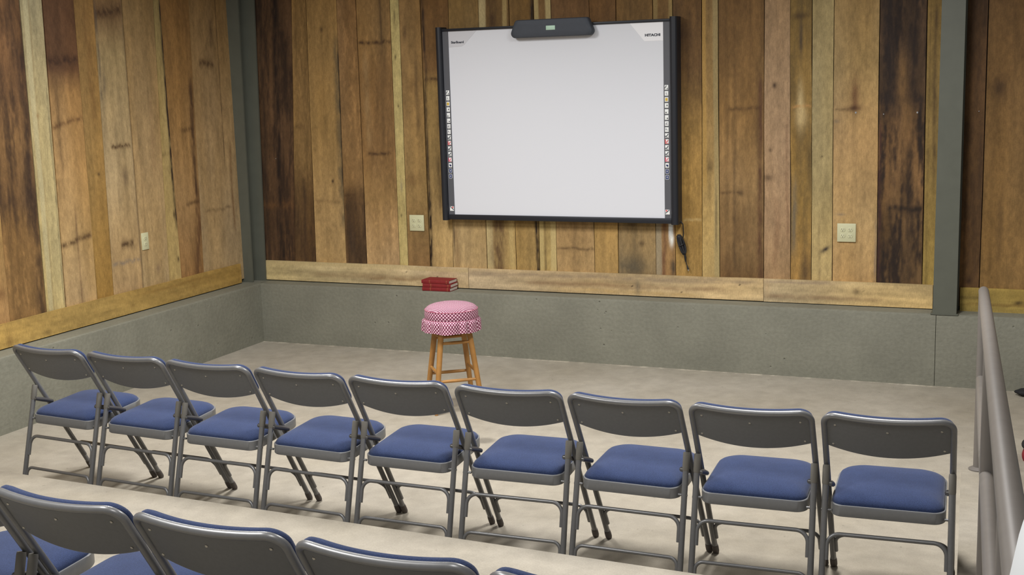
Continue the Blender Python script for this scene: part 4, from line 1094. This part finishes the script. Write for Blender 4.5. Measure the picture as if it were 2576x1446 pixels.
ROW1 = [[1.1739, -3.2518, -0.0723], [1.6615, -3.2776, -0.0538], [2.1456, -3.3048, -0.0294], [2.64, -3.3228, -0.0458], [3.122, -3.3286, -0.0036], [3.6238, -3.3369, 0.032], [4.1189, -3.3343, -0.0118], [4.603, -3.3354, 0.0342], [5.0873, -3.3156, 0.0574]]
LAB1 = ['grey folding chair with blue padding at the left end of the front row',
        'second front-row folding chair counted from the left end',
        'third front-row folding chair counted from the left end',
        'fourth front-row folding chair counted from the left end, just left of the stool',
        'middle folding chair of the front row, directly in front of the wooden stool',
        'front-row folding chair just right of the one in front of the stool',
        'third front-row folding chair counted from the right end',
        'second front-row folding chair counted from the right end',
        'grey folding chair with blue padding at the front row end beside the railing']
ROW2 = [[2.806, -5.405, -0.055], [3.293, -5.431, -0.058], [3.784, -5.459, -0.034], [4.276, -5.486, -0.023], [4.768, -5.500, 0.0]]
LAB2 = ['near-row folding chair cut off by the left edge, only its blue seat showing',
        'near-row folding chair with its whole back in view at the bottom left corner',
        'second full chair back from the left in the near row',
        'third chair back from the left in the near row, cut off by the bottom edge',
        'near-row folding chair at the bottom centre with only the top of its back showing']
proto = make_chair()
first = True
for (x, y, a), lab in zip(ROW1, LAB1):
    c = proto if first else copy_tree(proto); first = False
    c.location = (x, y, 0); c.rotation_euler = (0, 0, a)
    tag(c, lab, 'chair', 'folding chairs in the front row')
for (x, y, a), lab in zip(ROW2, LAB2):
    c = copy_tree(proto)
    c.location = (x, y, TIER); c.rotation_euler = (0, 0, a)
    tag(c, lab, 'chair', 'folding chairs in the near row on the tier')

# ---------------------------------------------------------------- ramp railing
rl = empty('handrail', (5.308, -1.64, 0))
tag(rl, 'grey painted pipe railing climbing along the right side beside the ramp', 'railing')
def rx(y): return 5.308 + 0.0645*(-1.64-y)
def rz_(y, z0): return z0 + (-1.64-y)/12.0
def RP(y, z): return Vector((rx(y)-5.308, y+1.64, z))
RR = 0.0242
HZ = 0.888
bm = bmesh.new(); ys = [-1.615, -1.70, -3.0, -4.5, -6.0, -6.8]
tube(bm, [RP(-1.600, rz_(-1.6, HZ)-0.004), RP(-1.608, rz_(-1.608, HZ))] + [RP(y, rz_(y, HZ)) for y in ys], [0.012, 0.021] + [RR]*6, 20); obj('top_rail', bm, M['rail'], rl)
bm = bmesh.new(); tube(bm, [RP(y, rz_(y, 0.455)) for y in (-1.645, -3.0, -4.5, -6.0, -6.8)], RR*0.97, 20); obj('mid_rail', bm, M['rail'], rl)
for y in (-1.64, -3.72, -5.80):
    zb_ = max(0.0, (-1.70-y)/12.0)+0.004 if y < -1.7 else 0.0
    bm = bmesh.new(); tube(bm, [RP(y, zb_), RP(y, rz_(y, HZ)-0.004)], RR*0.95, 18); pst = obj('post', bm, M['rail'], rl)
    bm = bmesh.new(); p = RP(y, zb_)
    lathe(bm, [(0.045, zb_), (0.045, zb_+0.006), (0.026, zb_+0.016)], 20, p.x, p.y); obj('flange', bm, M['rail'], pst)

# ---------------------------------------------------------------- odds and ends at the right edge
cd = empty('black_bundle', (5.50, -0.09, 0))
tag(cd, 'small black bundle lying on the floor against the concrete, right of the railing', 'bundle')
bm = bmesh.new()
bmesh.ops.create_icosphere(bm, subdivisions=3, radius=1.0)
for v in bm.verts:
    d = 1 + 0.16*math.sin(v.co.x*5+1)*math.cos(v.co.y*4)
    v.co = Vector((v.co.x*0.075*d, v.co.y*0.05*d, 0.022+v.co.z*0.022*d))
obj('body', bm, M['black_soft'], cd)
bg = empty('bag', (5.585, -1.40, 0))
tag(bg, 'dark red and black bag standing on the floor behind the railing at the right edge', 'bag')
def sack(hx, hy, z0, z1, seed):
    bm = bmesh.new(); rings = []
    for j in range(8):
        t = j/7; z = z0+(z1-z0)*t
        f = 0.88+0.12*math.sin(PI*min(1, t*1.1+0.1)) if t < 0.85 else 0.8
        rings.append([(hx*f*math.copysign(abs(math.cos(a))**0.6, math.cos(a)), hy*f*math.copysign(abs(math.sin(a))**0.6, math.sin(a)), z) for a in np.linspace(0, 2*PI, 28, endpoint=False)])
    loops(bm, rings); return bm
obj('body', sack(0.085, 0.06, 0.0, 0.07, 1), M['red_soft'], bg)
obj('flap', sack(0.088, 0.063, 0.066, 0.105, 2), M['black_soft'], bg)
bn = empty('pedestal', (5.812, -7.15, 0.404))
tag(bn, 'smooth white rounded pedestal cut off by the bottom right corner, nearest the viewer', 'pedestal')
bm = bmesh.new(); lathe(bm, [(0.19, 0.0), (0.2, 0.01), (0.2, 1.20)], 48); obj('body', bm, M['white_plastic'], bn)
bm = bmesh.new(); lathe(bm, [(0.197, 1.20), (0.2005, 1.215), (0.2, 1.245), (0.195, 1.275), (0.186, 1.305), (0.168, 1.345), (0.135, 1.385), (0.085, 1.415), (0.03, 1.428)], 48); obj('cap', bm, M['white_plastic'], bn)

# ---------------------------------------------------------------- lights: ceiling fixtures above and behind the frame
def area(name, loc, sx, sy, power, color=(1.0, 0.985, 0.97), rot=(0, 0, 0), spread=PI):
    L = bpy.data.lights.new(name, 'AREA'); L.shape = 'RECTANGLE'; L.size = sx; L.size_y = sy
    L.energy = power; L.color = color; L.spread = spread
    o = bpy.data.objects.new(name, L); COL.objects.link(o); o.location = loc; o.rotation_euler = rot
    return o
SPR = math.radians(168)
area('ceiling_light', (1.7, -2.6, 3.15), 0.5, 1.2, 104, spread=SPR)
area('ceiling_light', (4.5, -2.6, 3.15), 0.5, 1.2, 106, spread=SPR)
area('ceiling_light', (2.2, -6.1, 3.5), 0.5, 1.2, 112)
area('ceiling_light', (4.9, -6.8, 3.5), 0.5, 1.2, 42)

w = bpy.data.worlds.new('hall'); SC.world = w; w.use_nodes = True
bgn = w.node_tree.nodes['Background']
bgn.inputs['Color'].default_value = (1.0, 0.985, 0.97, 1); bgn.inputs['Strength'].default_value = 0.19

# ---------------------------------------------------------------- camera
cam = bpy.data.cameras.new('camera'); co = bpy.data.objects.new('camera', cam); COL.objects.link(co)
yaw, pitch, roll, F = -0.41405, -0.16799, -0.03041, 3175.43
cy, sy = math.cos(yaw), math.sin(yaw); cp, sp = math.cos(pitch), math.sin(pitch)
fwd = Vector((sy*cp, cy*cp, sp)); rgt = Vector((cy, -sy, 0)); up = rgt.cross(fwd)
cr_, sr_ = math.cos(roll), math.sin(roll)
r2 = rgt*cr_ + up*sr_; u2 = -rgt*sr_ + up*cr_
mat = Matrix(((r2.x, u2.x, -fwd.x, 5.63428), (r2.y, u2.y, -fwd.y, -8.0125), (r2.z, u2.z, -fwd.z, 1.99054), (0, 0, 0, 1)))
co.matrix_world = mat
cam.sensor_fit = 'HORIZONTAL'; cam.sensor_width = 36.0; cam.lens = F/2576*36.0
cam.clip_start = 0.05; cam.clip_end = 60
SC.camera = co

SC.view_settings.view_transform = 'Standard'
SC.view_settings.look = 'None'
SC.view_settings.exposure = 0.0
SC.view_settings.gamma = 1.0
SC.view_settings.use_curve_mapping = False
